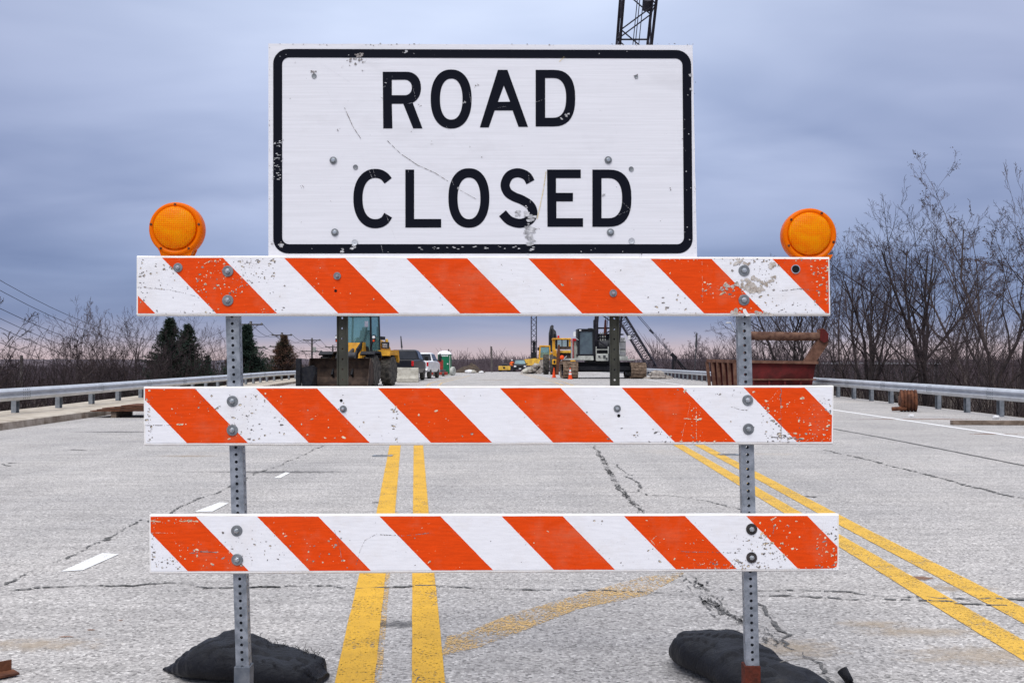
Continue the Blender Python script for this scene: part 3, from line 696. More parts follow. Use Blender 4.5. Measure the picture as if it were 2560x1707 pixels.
def half(x0, xm, x1, y0, y1, e=2.3, n=18):
    """D-shaped loop: straight left side, round right side"""
    pts = [(x0, y0)]
    for k in range(n+1):
        a = -PI/2 + PI*k/n; c_, s_ = math.cos(a), math.sin(a)
        pts.append((xm + (x1-xm)*abs(c_)**(2/e), (y0+y1)/2 + (y1-y0)/2*math.copysign(abs(s_)**(2/e), s_)))
    return pts + [(x0, y1)]
def crom(pts, n=8):
    o = []; Q = [pts[0]] + pts + [pts[-1]]
    for i in range(1, len(Q)-2):
        p0, p1, p2, p3 = Q[i-1:i+3]
        for k in range(n):
            t = k/n; o.append(tuple(.5*((2*p1[d]) + (-p0[d]+p2[d])*t + (2*p0[d]-5*p1[d]+4*p2[d]-p3[d])*t*t + (-p0[d]+3*p1[d]-3*p2[d]+p3[d])*t**3) for d in (0, 1)))
    return o + [pts[-1]]
def stroke(q, pts, w):
    vs = []
    for i, p in enumerate(pts):
        a = pts[max(i-1, 0)]; b_ = pts[min(i+1, len(pts)-1)]; dx, dy = b_[0]-a[0], b_[1]-a[1]; l = math.hypot(dx, dy)
        vs += [P(*SG(p[0]-dy/l*w/2, p[1]+dx/l*w/2), YL), P(*SG(p[0]+dy/l*w/2, p[1]-dx/l*w/2), YL)]
    q.add(vs, [(2*i, 2*i+1, 2*i+3, 2*i+2) for i in range(len(pts)-1)])
q = MB()   # ROAD
film(q, [[(665,210)] + half(665,790,866,210,378,2.2)[1:-1] + [(822,370),(874,507),(825,507),(773,378),(713,378),(716,507),(668,507)], list(reversed(half(713,782,818,252,333,2.1)))])
film(q, [ell(917,198,1132,508), list(reversed(ell(966,246,1084,461)))])
film(q, [[(1270,200),(1320,200),(1428,499),(1378,499),(1347,413),(1253,413),(1222,502),(1175,502)], [(1270,368),(1334,367),(1301,283)]])
film(q, [half(1468,1560,1676,200,497,2.5), list(reversed(half(1518,1560,1628,243,451,2.4)))])
q.build('lettering', FILM, sign)
q = MB()   # CLOSED
cpts = []
for k in range(41):
    a = R(-43 - (360-2*43)*k/40); e = 2.2; c_, s_ = math.cos(a), math.sin(a)
    cpts.append((626 + 91*math.copysign(abs(c_)**(2/e), c_), 875 + 132*math.copysign(abs(s_)**(2/e), s_)))
stroke(q, [(694,782)] + cpts[2:-2] + [(694,962)], 48)
film(q, [[(784,723),(830,723),(830,982),(972,982),(972,1027),(784,1027)]])
film(q, [ell(1010,716,1225,1028), list(reversed(ell(1058,765,1178,983)))])
stroke(q, crom([(1441,789),(1420,756),(1375,740),(1330,755),(1308,800),(1320,840),(1352,864),(1400,884),(1440,912),(1454,950),(1440,984),(1408,1001),(1372,1004),(1328,988),(1294,952)]), 48)
film(q, [[(1528,723),(1705,723),(1705,768),(1575,768),(1575,845),(1664,845),(1664,890),(1577,890),(1577,978),(1717,978),(1717,1023),(1530,1023)]])
film(q, [half(1766,1850,1971,723,1023,2.5), list(reversed(half(1814,1850,1922,768,978,2.4)))])
q.build('lettering', FILM, sign)
# damage of the sign: flaked white patches on the black film, dark dings on the white
fl = MB(); dk = MB()
def flake(x, y, r, mb, asp=1.0, ang=0.0, dy=.0): 
    u, v = SG(x, y); p = blob(u, v, r/2.1, asp, ang, Y=YL-.0006-dy-rnd.random()*.0002); mb.add(p, [tuple(range(len(p)))])
for k in range(46): flake(1440+rnd.gauss(0,11), 1045+rnd.gauss(0,55)*1.0, rnd.uniform(3,9), fl, 2.2)
for k in range(14): flake(1405+rnd.gauss(0,20), 965+rnd.gauss(0,16), rnd.uniform(4,11), fl, 1.6)
for k in range(42): flake(115+rnd.gauss(0,13), rnd.uniform(560,780), rnd.uniform(1.2,3.4), fl, 2.5)
for k in range(24): flake(rnd.uniform(850,1500), 1133+rnd.gauss(0,5), rnd.uniform(1.5,3.5), fl, 3)
for k in range(16): flake(rnd.uniform(96,2290), rnd.choice((112,1140))+rnd.gauss(0,10), rnd.uniform(1.5,3), fl, 1.5)
for k in range(9): flake(2262+rnd.gauss(0,12), rnd.uniform(120,1130), rnd.uniform(1.5,4), fl, 1.3)
for (x, y, r) in ((515,1115,15),(508,1135,12),(128,1117,12),(1625,440,8),(1605,455,7),(1092,371,8),(1060,822,5),(680,268,4),(785,104,9),(455,1150,12),(2280,230,9),(2283,305,6),(1825,857,8),(1640,430,5)): 
    for k in range(4): flake(x+rnd.gauss(0,r*.4), y+rnd.gauss(0,r*.4), r*rnd.uniform(.4,.8), fl, 1.4)
for (x, y, r, n_) in ((540,135,22,16),(500,150,16,8),(570,150,8,4),(455,180,6,3),(205,163,5,3),(178,352,6,3),(1160,280,10,5),(920,585,7,4),(1125,600,6,3),(1185,660,8,4),(240,820,10,5),(395,890,5,2),(235,1005,6,3),(2127,988,6,3),(2150,535,5,2),(300,215,14,6),(1995,235,10,5),(1810,413,4,2),(90,1110,10,6),(130,1115,10,6),(2025,1180,8,3),(1490,1030,8,3),(445,1168,8,3),(860,385,8,4),(430,515,8,3),(660,345,8,3),(820,525,6,2),(560,200,6,3),(2235,560,5,3),(2170,820,9,4)):
    for k in range(n_): flake(x+rnd.gauss(0,r*.6), y+rnd.gauss(0,r*.6), r*rnd.uniform(.12,.32), dk, 1.6, rnd.uniform(-.8,.8))
for k in range(60): flake(rnd.uniform(70,2300), rnd.choice((66,1186))+rnd.gauss(0,3), rnd.uniform(1,3), dk, 2)
for k in range(50): flake(rnd.choice((69,2304))+rnd.gauss(0,3), rnd.uniform(80,1180), rnd.uniform(1,3), dk, .6)
def sline(pts, r, mb, gap=.15):
    for a, b_ in zip(pts, pts[1:]):
        n_ = max(2, int(math.hypot(b_[0]-a[0], b_[1]-a[1])/5))
        for k in range(n_):
            if rnd.random() > gap: flake(a[0]+(b_[0]-a[0])*k/n_, a[1]+(b_[1]-a[1])*k/n_, r*rnd.uniform(.7,1.3), mb, 2.2, math.atan2(b_[1]-a[1], b_[0]-a[0]))
sline([(690,572),(760,640),(850,700),(940,740),(1010,785)], 1.8, dk); sline([(465,400),(510,500),(550,560)], 1.8, dk); sline([(1070,830),(1160,880)], 1.5, dk)
fl.build('flaked_film', mat('flaked_sheeting', (.26,.26,.27,1), (.60,.60,.62,1), .6, scale=50, bump=0), sign); dk.build('dings', M['chip_dark'], sign)
ws = MB()
for k in range(34):
    x, y = rnd.uniform(180,2200), rnd.uniform(160,1090); a = rnd.choice((.9, 1.1, -.5, 1.45, -.3)) + rnd.gauss(0,.2); l = rnd.uniform(30,170)
    sline([(x, y), (x+math.cos(a)*l, y+math.sin(a)*l)], .75, ws, .25)
sline([(470,500),(600,740),(740,1110)], .9, ws, .3); sline([(330,160),(650,360)], .9, ws, .4); sline([(160,1100),(400,850)], .8, ws, .4); sline([(1420,520),(1440,900)], .8, ws, .4)
ws.build('scratches', mat('bright_scratches', (.82,.82,.85,1), None, .5, scale=9, bump=0), sign)
ys_ = MB(); sline([(1523,735),(1505,850),(1475,985)], 2.4, ys_, .05); sline([(1620,130),(1590,160)], 2, ys_, .1); ys_.build('yellow_smear', mat('yellow_smear', (.72,.60,.34,1), None, .7, scale=9, bump=0), sign)
dn = MB()      # thin dribble bars over the damaged S
for y in (985, 998, 1010, 1021): sline([(1390,y+4),(1436,y)], 2.2, dn, .05)
sline([(1416,968),(1420,1020)], 2.5, dn, .0); dn.build('film_shreds', FILM, sign)
for (x, y) in ((406,675),(414,1052),(1849,673),(1861,1052)):
    u, v = SG(x, y); q = MB(); c = P(u, v, YL-.0002); s = 3.8/F
    q.lathe([(0, 9.3*s), (.002, 9.3*s), (.0025, 5*s)], c, (0,-1,0), 20); q.lathe([(.002, 5.4*s), (.008, 5.4*s), (.009, 4*s)], c, (0,-1,0), 6, mi=1); q.build('bolt', [M['washer'], M['nut']], sign)
for (x, y, r) in ((305,232,8),(1996,236,6),(522,710,8),(1970,720,8),(518,1105,10),(1972,1097,10)):
    u, v = SG(x, y); q = MB(); c = P(u, v, YL-.0002); s = 3.8/F
    q.lathe([(0, r*s*.8), (.0015, r*s*.75), (.0005, r*s*.35), (.0005, .0001)], c, (0,-1,0), 16); q.build('rivet', M['washer'] if y < 1000 else M['galv'], sign)
for (ut, vt, ub, vb, w_) in ((853, 120, 857, 1090, .040), (1529, 125, 1538, 1090, .034)):
    a = P(ub, vb, YS+.016); b_ = P(ut, vt, YS+.016); q = MB(); n_ = 46; K = w_/2
    up = (b_-a).normalized(); L = (b_-a).length
    # U-channel section with holes along its web
    holed_face(q, a, (1,0,0), up, w_*.78, 38, L/38, .0036, (0,1,0))
    for sx in (-1, 1):
        q.bar(a+Vector((sx*w_*.445,-.000,0)), b_+Vector((sx*w_*.445,-.000,0)), .003 if sx < 0 else .0045, .012)
        q.bar(a+Vector((sx*w_*.40,.010,0)), b_+Vector((sx*w_*.40,.010,0)), .003, .02)
    q.build('sign_post', M['olive'], sign)
# ================================================================== WARNING LIGHTS
def m_amber(name, c, tr):
    t = NT(name); v = t.coords()
    t.col(c); t.b.inputs['Roughness'].default_value = .3; t.b.inputs['Specular IOR Level'].default_value = .12
    w1 = t.N('ShaderNodeTexWave', wave_type='BANDS', bands_direction='X'); w1.inputs['Scale'].default_value = 42; w1.inputs['Distortion'].default_value = .6
    w2 = t.N('ShaderNodeTexWave', wave_type='BANDS', bands_direction='Z'); w2.inputs['Scale'].default_value = 46; w2.inputs['Distortion'].default_value = .6
    t.L(v, w1.inputs[0]); t.L(v, w2.inputs[0])
    if tr:
        s = t.math('ADD', w1.outputs['Fac'], w2.outputs['Fac']); t.bump(s, .25, .002)
        pn = t.noise(t.coords((.5,1,1)), 16, 5, .75, 1.2); s2 = t.math('ADD', t.math('MULTIPLY', s, .13), t.math('MULTIPLY', pn, .92))
        k = t.ramp(s2, [(.36, (.90,.17,0,1)), (.52, (1.0,.29,0,1)), (.74, (1.0,.44,0,1))]); t.col(k); ecol = k
    tl = t.N('ShaderNodeBsdfTranslucent'); tl.inputs[0].default_value = (1.0, .42, .01, 1) if tr else (.95, .26, .01, 1)
    if tr: t.L(ecol, tl.inputs[0])
    mx = t.N('ShaderNodeMixShader'); mx.inputs[0].default_value = .38
    t.L(t.b.outputs[0], mx.inputs[1]); t.L(tl.outputs[0], mx.inputs[2]); t.L(mx.outputs[0], t.out.inputs[0]); return t.m
M['lens'] = m_amber('amber_lens', (1.0,.31,.0,1), True); M['amber_rim'] = m_amber('amber_rim', (.95,.22,.0,1), False)
M['lamp_neck'] = mat('dark_red_plastic', (.12,.018,.012,1), (.3,.05,.01,1), .4, scale=30, bump=0)
def warning_light(u, v, tilt, label):
    c = P(u, v, YR+.052); s = (YR+.052)/F; r = 67*s
    t = thing('warning_light', (c.x, c.y, c.z-r), label, 'warning light', 'round amber lights on the top rail')
    q = MB()
    q.lathe([(-.022, r*.80), (-.030, r*.86), (-.031, r*.93), (-.024, r*.985), (-.008, r), (.008, r), (.024, r*.985), (.031, r*.93), (.030, r*.86), (.022, r*.80)], c, (0,1,0), 64)
    q.build('rim', M['amber_rim'], t, smooth=True)
    for sgn in (-1, 1):
        q = MB(); prof = [(sgn*(.026+.020*math.cos(R(90*k/8))), r*.80*math.sin(R(90*k/8))) for k in range(9)]
        q.lathe(prof, c + Vector((-.002*1, 0, .004)), (0,1,0), 56); q.build('lens', M['lens'], t, smooth=True)
    q = MB()
    for a in (90, 170, 10, 235, 305):
        aa = R(a + tilt); q.lathe([(0, .0045), (.003, .0045), (.004, .002)], c + Vector((r*.9*math.cos(aa), -.0305, r*.9*math.sin(aa))), (0,-1,0), 10)
    q.build('screws', M['rust'], t)
    q = MB(); zb = P(u, 700, YR+.05).z; xo = c.x + tilt*-.0006
    pts = [(xo-.040, zb), (xo+.040, zb), (xo+.044, c.z-r*.80), (xo-.044, c.z-r*.80)]
    q.prism([Vector((x, YR+.034, z)) for x, z in pts], (0, .042, 0)); q.build('battery_case', M['lamp_neck'], t, bevel=.004)
    q = MB(); q.prism([Vector((x, YR+.0285, z)) for x, z in ((xo-.058, c.z-r*.78), (xo-.03, zb+.04), (xo+.03, zb+.04), (xo+.058, c.z-r*.78))], (0, .05, 0)); q.build('neck', M['amber_rim'], t, bevel=.004)
    return t
warning_light(444, 574, 0, 'round amber warning light on the left end of the top striped rail')
warning_light(2020, 589, -28, 'round amber warning light on the right end of the top striped rail, tilted')
# ================================================================== SANDBAGS
def m_bag():
    t = NT('black_cloth'); v = t.coords()
    t.col(t.ramp(t.noise(v, 9, 5, .6), [(.35, (.005,.0055,.009,1)), (.6, (.009,.010,.015,1)), (.78, (.04,.038,.037,1))]))
    t.b.inputs['Roughness'].default_value = .5; t.b.inputs['Specular IOR Level'].default_value = .22
    w_ = t.math('ADD', t.noise(t.coords((1,2,1)), 15, 6, .6, 1.2), t.math('MULTIPLY', t.noise(t.coords((1,1,1)), 420, 1), .12)); t.bump(w_, .7, .022); return t.m
M['bag'] = m_bag()
def sandbag(c0, c1, width, prof, wid, label, fray=()):
    """bag from end c0 to end c1; prof: heights, wid: relative widths along it"""
    c0, c1 = Vector(c0), Vector(c1); d = (c1-c0); L = d.length; d.normalize(); sd_ = Vector((-d.y, d.x, 0))
    t = thing('sandbag', tuple((c0+c1)/2*Vector((1,1,0)) if False else ((c0.x+c1.x)/2, (c0.y+c1.y)/2, 0)), label, 'sandbag', 'black sandbags on the barricade feet')
    NL, NR = 90, 56; vs = []; seed = c0.x*7
    def prf(arr, s): x = s*(len(arr)-1); i = min(int(x), len(arr)-2); f = x-i; f = f*f*(3-2*f); return arr[i]*(1-f)+arr[i+1]*f
    for i in range(NL+1):
        s = i/NL; h = prf(prof, s); w_ = width*prf(wid, s)
        cc = c0 + d*L*s
        for j in range(NR):
            a = 2*PI*j/NR; ca, sa = math.cos(a), math.sin(a)
            y = math.copysign(abs(ca)**.8, ca)*w_/2; z = (math.copysign(abs(sa)**.85, sa)*.5+.5)*h
            p = cc + sd_*y + Vector((0,0,z))
            k = pnoise(p*5+Vector((seed,0,0)))*.022 + pnoise(Vector((s*7+ca*1.1, ca*1.2+s*2, seed)))*.012 + pnoise(Vector((p.x*20, p.y*9, p.z*9)))*.004 - max(0, .11-abs(pnoise(Vector((s*8-ca*.8, ca*1.3, seed+4)))))*.13*max(0, sa)
            p += (sd_*ca + Vector((0,0,1))*max(sa, 0))*k*min(1, h/.08)
            p.z = max(p.z, .004); vs.append(p)
    fs = [(i*NR+j, i*NR+(j+1) % NR, (i+1)*NR+(j+1) % NR, (i+1)*NR+j) for i in range(NL) for j in range(NR)]
    fs += [tuple(range(NR)), tuple(NL*NR+j for j in range(NR-1, -1, -1))]
    q = MB(); q.add(vs, fs); b_ = q.build('bag', M['bag'], t, smooth=True)
    if fray:
        q = MB()
        for (s0, s1, side, n_) in fray:
            for k in range(n_):
                s = rnd.uniform(s0, s1); h = prf(prof, s); p = c0 + d*L*s + sd_*width*prf(wid, s)*.5*side*rnd.uniform(.5,.85) + Vector((0,0,h*rnd.uniform(.72,.95)))
                tip = p + Vector((rnd.uniform(-.018,.018), rnd.uniform(-.01,.01), rnd.uniform(.004,.022))); q.tube(p, tip, .0012, .0004, 4)
        q.build('frayed_threads', M['bag'], t)
    return t
sandbag((-1.41, 4.40, 0), (-.735, 4.22, 0), .33, [.012,.03,.07,.115,.148,.158,.152,.136,.12,.11,.106,.10,.088,.035], [.06,.25,.55,.82,1,1,1,.95,.92,.95,.95,.9,.78,.4],
        'black sandbag with a frayed seam lying behind the left barricade post', [(.55,.98,1,120),(.5,.95,1,60),(.94,1.0,-1,30)])
rb = sandbag((.70, 4.62, 0), (1.10, 3.78, 0), .31, [.025,.10,.158,.168,.162,.15,.132,.118,.105,.085,.03], [.1,.6,.9,1,1,1,1,1,1,1,.8],
        'smooth black sandbag slumped behind the rusty foot of the right barricade post')
q = MB(); pts = []
for k in range(22):
    s = k/21; pts.append(Vector((.93 + .26*s, 4.03 + .11*s, .112 + .02*math.sin(PI*s))))
q.path(pts, .0018, 5); q.build('seam_stitching', mat('grey_thread', (.32,.30,.27,1), None, .9, scale=20, bump=0), rb)
q = MB(); q.tube((.72,4.60,.02), (.685,4.585,.035), .018, .006, 8); q.tube((.72,4.60,.03), (.70,4.56,.015), .01, .003, 6); q.build('tied_end', M['bag'], rb, smooth=True)
sb = sandbag((1.315, 4.22, 0), (1.52, 3.30, 0), .24, [.012,.016,.02,.05,.10,.10,.09,.04], [.08,.10,.14,.4,.9,1,.9,.5], 'tied neck of a black sandbag at the bottom edge, right of the right post')
q = MB(); q.tube((1.312,4.215,.008), (1.292,4.25,.045), .016, .022, 9); q.build('tied_end', M['bag'], sb, smooth=True)
# rusty angle iron at the lower left corner
a = G(41, 1686); q = MB()
q.bar(Vector((a.x-.42, a.y-.40, .012)), Vector((a.x, a.y, .012)), .07, .008); q.bar(Vector((a.x-.45, a.y-.38, .035)), Vector((a.x-.03, a.y+.02, .03)), .008, .05)
solo(q, 'angle_iron', M['rust'], (a.x-.2, a.y-.2, 0), 'rusty angle iron poking into the bottom left corner of the road', 'scrap steel')
# pavement marker castings
for i, (u, v, lab) in enumerate(((957,1140,'small flat steel marker casting in the road left of the yellow lines'), (1822,1137,'small flat steel marker casting between the striped rails near the right post'))):
    c = G(u, v); q = MB()
    for dx in (-.055, .055): q.box(c.x+dx*2.0-.02, c.x+dx*2.0+.02, c.y-.09, c.y+.09, .001, .012)
    for dy in (-.075, .075): q.box(c.x-.10, c.x+.10, c.y+dy-.012, c.y+dy+.012, .001, .010)
    solo(q, 'pavement_marker', M['galv_dull'], (c.x, c.y, 0), lab, 'road marker', 'steel marker castings in the road')
# ================================================================== GUARDRAILS
def wbeam_path(line, ztop, side, y0, y1, step):
    pts = []; y = y0
    while y <= y1 + 1e-6: pts.append(Vector((interp(line, y), y, ztop + road_z(y)))); y += step
    return pts
def guardrail(line, ztop, h, side, y0, y1, zbase, label, sp=1.905):
    t = thing('guardrail', (interp(line, y0), y0, 0), label, 'guardrail')
    prof = [(0,0),(.03,-.02),(.05,-.045),(.075,-.07),(.078,-.095),(.05,-.12),(.02,-.14),(.012,-.155),(.02,-.17),(.05,-.19),(.078,-.215),(.075,-.24),(.05,-.265),(.03,-.29),(0,-.31)]
    k = h/.31; q = MB(); path = wbeam_path(line, ztop, side, y0, y1, sp)
    for i, p in enumerate(path):
        for (o, z) in prof: q.v.append(tuple(p + Vector((-side*o, 0, z*k))))
        for (o, z) in reversed(prof): q.v.append(tuple(p + Vector((-side*(o-.006), 0, z*k))))
    m = 2*len(prof)
    for i in range(len(path)-1):
        for j in range(m): q.f.append((m*i+j, m*i+(j+1) % m, m*(i+1)+(j+1) % m, m*(i+1)+j)); q.mi.append(0)
    q.build('beam', M['galv'], t, smooth=False)
    # overlapping splices every second post, with their bolts
    s = MB()
    for i in range(1, len(path), 2):
        p = path[i]
        if p.y > 60: break
        for dy in (-.13, -.045, .045, .13):
            for z in (-.045, -.12, -.19, -.265): s.lathe([(0,.013),(.008,.010)], p + Vector((-side*.064, dy, z*k)), (-side,0,0), 8)
        s.box(p.x-side*.083-.003, p.x-side*.083+.003, p.y+.15, p.y+.156, p.z-.245*k, p.z-.07*k)
    s.build('splice_bolts', M['galv_dull'], t)
    for p in path:
        q = MB(); zb = zbase(p)
        x = p.x + side*.17; q.box(x-.05, x+.05, p.y-.008+.075, p.y+.008+.075, zb-.1, p.z-.02); q.box(x-.05, x+.05, p.y-.008-.075, p.y+.008-.075, zb-.1, p.z-.02); q.box(x-.005, x+.005, p.y-.067, p.y+.067, zb-.1, p.z-.02)
        q.build('post', M['galv_dull'], t)
        q = MB(); x2 = p.x + side*.055
        q.prism([Vector((x2-side*.055, p.y-.07, p.z-.03)), Vector((x2+side*.062, p.y-.07, p.z-.03)), Vector((x2+side*.062, p.y-.07, p.z-h-.03)), Vector((x2-side*.03, p.y-.07, p.z-h*.6))], (0, .14, 0))
        q.build('offset_block', M['galv_dull'], t)
LG = [(y, x-1.0) for y, x in KERB]
guardrail(LG, .70, .26, -1, 11, 150, lambda p: road_z(p.y)+.05, 'long galvanised guardrail behind the concrete kerb on the left side of the road', 2.4)
guardrail(RG, .655, .27, 1, 11, 150, lambda p: road_z(p.y)-.15, 'long galvanised guardrail along the right side of the road, below the bare trees', 1.95)
# ================================================================== NEAR SCRAP
c = G(248, 1042); q = MB()
solo_l = 'stack of thin rusty steel plates lying on the left kerb'
t = thing('plate_stack', (-8.7, 24.4, 0), solo_l, 'steel plates')
for k in range(5):
    q = MB(); x0 = -9.35 + .22*k*.6 + random.uniform(-.1,.1); z = .145 + .026*k; A = Matrix.Rotation(R(-2+k*1.2), 4, 'Z')
    Mx = Matrix.Translation((x0, 24.2+.05*k, z)) @ A
    q.box(0, 2.1-.15*k, -.1, 1.1, 0, .018, Mx); q.build('plate', M['bar_rust'] if k % 2 else M['rust'], t, bevel=.003)
for x in (-8.9, -7.6):
    q = MB(); q.box(x-.06, x+.06, 24.15, 25.2, .002, .14); q.build('bearer', M['wood'], t)
# cable sheave / coil by the right guardrail
t = thing('rusty_sheave', (10.05, 27.2, 0), 'rusty grooved steel drum standing in front of the right guardrail', 'drum')
cx = (2270-CX)*27.1/F; q = MB()
q.lathe([(-.20,.24),(-.19,.275),(-.14,.275),(-.12,.245),(-.10,.275),(-.06,.275),(-.04,.245),(-.02,.275),(.02,.275),(.04,.245),(.06,.275),(.10,.275),(.12,.245),(.14,.275),(.19,.275),(.20,.24)], (cx, 27.1, .275), (1, -.25, 0), 28); q.build('drum', M['rust'], t)
q = MB(); q.lathe([(-.235,.04),(-.235,.12),(-.20,.13)], (cx, 27.1, .275), (1, -.25, 0), 16); q.build('hub', M['bar_rust'], t)
q = MB(); q.tube((cx-.45, 27.0, .07), (cx-.1, 26.95, .09), .05, .05, 8); q.build('axle_stub', M['rust'], t)
c0 = G(2381, 1062); q = MB(); q.bar((c0.x, c0.y+.05, .045), (c0.x+2.6, c0.y-.15, .045), .16, .085)
solo(q, 'timber', M['wood'], (c0.x+1.3, c0.y, 0), 'long grey timber lying on the right shoulder near the guardrail', 'timber', bevel=.004)
for (u, v, s, lab) in ((2278,1042,.05,'small white crumpled paper on the right shoulder below the rusty drum'),(2490,1047,.06,'pale crumpled paper beyond the timber at the right edge')):
    c = G(u, v); q = MB(); q.ball(c+Vector((0,0,s*.6)), s, 9, 6, (1.3,1,.7), .5); solo(q, 'paper_scrap', M['white'], (c.x, c.y, 0), lab, 'paper')
for (u, v, r) in ((1650,944,.5),(1690,945,.35)):
    pass
q = MB(); c = G(1645, 947); q.ball(c+Vector((0,0,.2)), .55, 10, 7, (1.0,.8,.75), .7); q.ball(c+Vector((.75,.1,.05)), .3, 9, 6, (1.4,1,.6), .6); q.ball(c+Vector((-.7,.1,.03)), .25, 9, 6, (1.5,1,.5), .6)
solo(q, 'rubble', M['rock'], c, 'small heap of broken concrete beside the right guardrail', 'rubble')
# ================================================================== RED HOPPER with its lifting bar
HY = 38.5
def hp(u, v, Y=HY): return P(u, v, Y)
t = thing('steel_hopper', (hp(1920,990).x, HY, 0), 'dark red rusty steel skip with a thick lifting bar behind the right post', 'skip')
A0 = hp(1843, 902); A0b = Vector((A0.x+.05, HY, .06)); B0 = hp(2040, 905); B0b = Vector((hp(2030,960).x, HY+.2, .06))
C0 = Vector((hp(1774, 901, HY+2.1).x, HY+2.1, A0.z+.03)); C0b = Vector((C0.x+.12, HY+2.1, .06)); D0 = Vector((B0.x+.2, HY+2.3, B0.z)); D0b = Vector((B0b.x+.2, HY+2.3, .06))
q = MB()
def slab(a, b, c_, d, th):
    n = (b-a).cross(d-a).normalized()*th; q.add([a, b, c_, d, a+n, b+n, c_+n, d+n], [(0,1,2,3),(7,6,5,4),(0,4,5,1),(1,5,6,2),(2,6,7,3),(3,7,4,0)])
slab(A0b, B0b, B0, A0, -.05); slab(C0b, A0b, A0, C0, -.05); slab(B0b, D0b, D0, B0, -.05); slab(D0b, C0b, C0, D0, -.05); slab(A0b, C0b, D0b, B0b, .05)
q.build('shell', M['hopper_red'], t)
q = MB()   # top rim and horizontal stiffener
q.bar(A0+Vector((-.05,-.06,-.02)), B0+Vector((.05,-.06,-.02)), .14, .10); q.bar(C0+Vector((-.06,0,-.02)), A0+Vector((-.06,-.06,-.02)), .14, .11); q.bar(B0, D0, .12, .1)
q.bar(Vector((A0.x+.03,HY-.05,.62)), Vector((B0.x-.02,HY-.05,.62)), .10, .05)
q.build('rim', M['hopper_rust'], t)
for k in range(6):
    s = k/5; a = C0.lerp(A0, s); b_ = C0b.lerp(A0b, s); q = MB(); q.bar(b_+Vector((-.10,0,0)), a+Vector((-.10,0,-.06)), .10, .14); q.build('rib', M['hopper_rust'], t)
for k in (1, 2, 3, 4):
    x = A0.x + (B0.x-A0.x)*k/5; q = MB(); q.bar(Vector((x,HY-.045,.06)), Vector((x,HY-.045,.60)), .06, .05); q.build('rib', M['hopper_red'], t)
a0 = hp(2025, 903); a1 = hp(2058, 838)
q = MB(); q.prism([hp(2012,903,HY-.06), hp(2040,903,HY-.06), hp(2070,858,HY-.06), hp(2068,832,HY-.06), hp(2058,821,HY-.06), hp(2048,826,HY-.06), hp(2044,850,HY-.06)], (0,.22,0)); q.build('arm', M['hopper_rust'], t, bevel=.015)
q = MB(); q.prism([hp(1848,903,HY-.06), hp(1874,903,HY-.06), hp(1874,832,HY-.06), hp(1862,824,HY-.06), hp(1848,832,HY-.06)], (0,.22,0)); q.build('arm', M['hopper_rust'], t, bevel=.015)
q = MB(); q.tube(hp(1852,839,HY+.05), hp(2062,842,HY+.05), .155, .155, 20); q.build('lifting_bar', M['bar_rust'], t, smooth=False)
q = MB(); q.prism([hp(u, v, HY-.12) for u, v in ((2052,822),(2062,824),(2071,834),(2071,852),(2060,856),(2050,850))], (0,.5,0)); q.build('end_plate', M['hopper_red'], t, bevel=.01)
# ================================================================== WHEELED MACHINES
def wheel(parent, c, r, w_, rimr, tread=18, axis=(1,0,0), name='wheel', rimmat=None):
    c = Vector(c); h = w_/2; q = MB()
    q.lathe([(-h, rimr), (-h, r*.80), (-h*.86, r*.93), (-h*.6, r*.965), (h*.6, r*.965), (h*.86, r*.93), (h, r*.80), (h, rimr)], c, axis, 32)
    for k in range(tread):
        for sg in (-1, 1):
            a = 2*PI*(k+(.5 if sg > 0 else 0))/tread
            Mx = Matrix.Translation(c) @ Matrix.Rotation(a, 4, 'X') @ Matrix.Rotation(R(28*sg), 4, 'Z')
            q.box(*((.02, h*.98) if sg > 0 else (-h*.98, -.02)), -r*.045, r*.045, r*.9, r, Mx)
    o = q.build(name, M['tyre'], parent, local=True)
    q = MB(); q.lathe([(-h*.7, .001), (-h*.7, rimr*.45), (-h*.45, rimr*.6), (-h*.45, rimr*.9), (-h*.95, rimr), (h*.95, rimr), (h*.45, rimr*.9), (h*.45, rimr*.6), (h*.7, rimr*.45), (h*.7, .001)], c, axis, 20)
    q.build('rim', rimmat or M['cat'], o, local=True); return o
def glass_box(parent, x0, x1, y0, y1, z0, z1, taper, gm, fm, post=.07, name='cab'):
    """cab: pillars, roof and floor frame with separate panes"""
    q = MB(); t_ = taper
    B = [Vector((x0,y0,z0)), Vector((x1,y0,z0)), Vector((x1,y1,z0)), Vector((x0,y1,z0))]
    T = [Vector((x0+t_,y0+t_,z1)), Vector((x1-t_,y0+t_,z1)), Vector((x1-t_,y1-t_*.4,z1)), Vector((x0+t_,y1-t_*.4,z1))]
    for b_, t2 in zip(B, T): q.bar(b_, t2, post, post)
    for L_ in (B, T):
        for i in range(4): q.bar(L_[i], L_[(i+1) % 4], post, post)
    q.box(x0+t_-.05, x1-t_+.05, y0+t_-.12, y1-t_*.4+.06, z1, z1+.12)
    f = q.build(name, fm, parent, local=True, bevel=.012)
    for i in range(4):
        a, b_, c_, d = B[i], B[(i+1) % 4], T[(i+1) % 4], T[i]; n = (b_-a).cross(d-a).normalized()*.012
        q = MB(); q.add([a+n, b_+n, c_+n, d+n, a-n, b_-n, c_-n, d-n], [(0,1,2,3),(7,6,5,4),(0,4,5,1),(1,5,6,2),(2,6,7,3),(3,7,4,0)]); q.build('pane', gm, f, local=True)
    return f
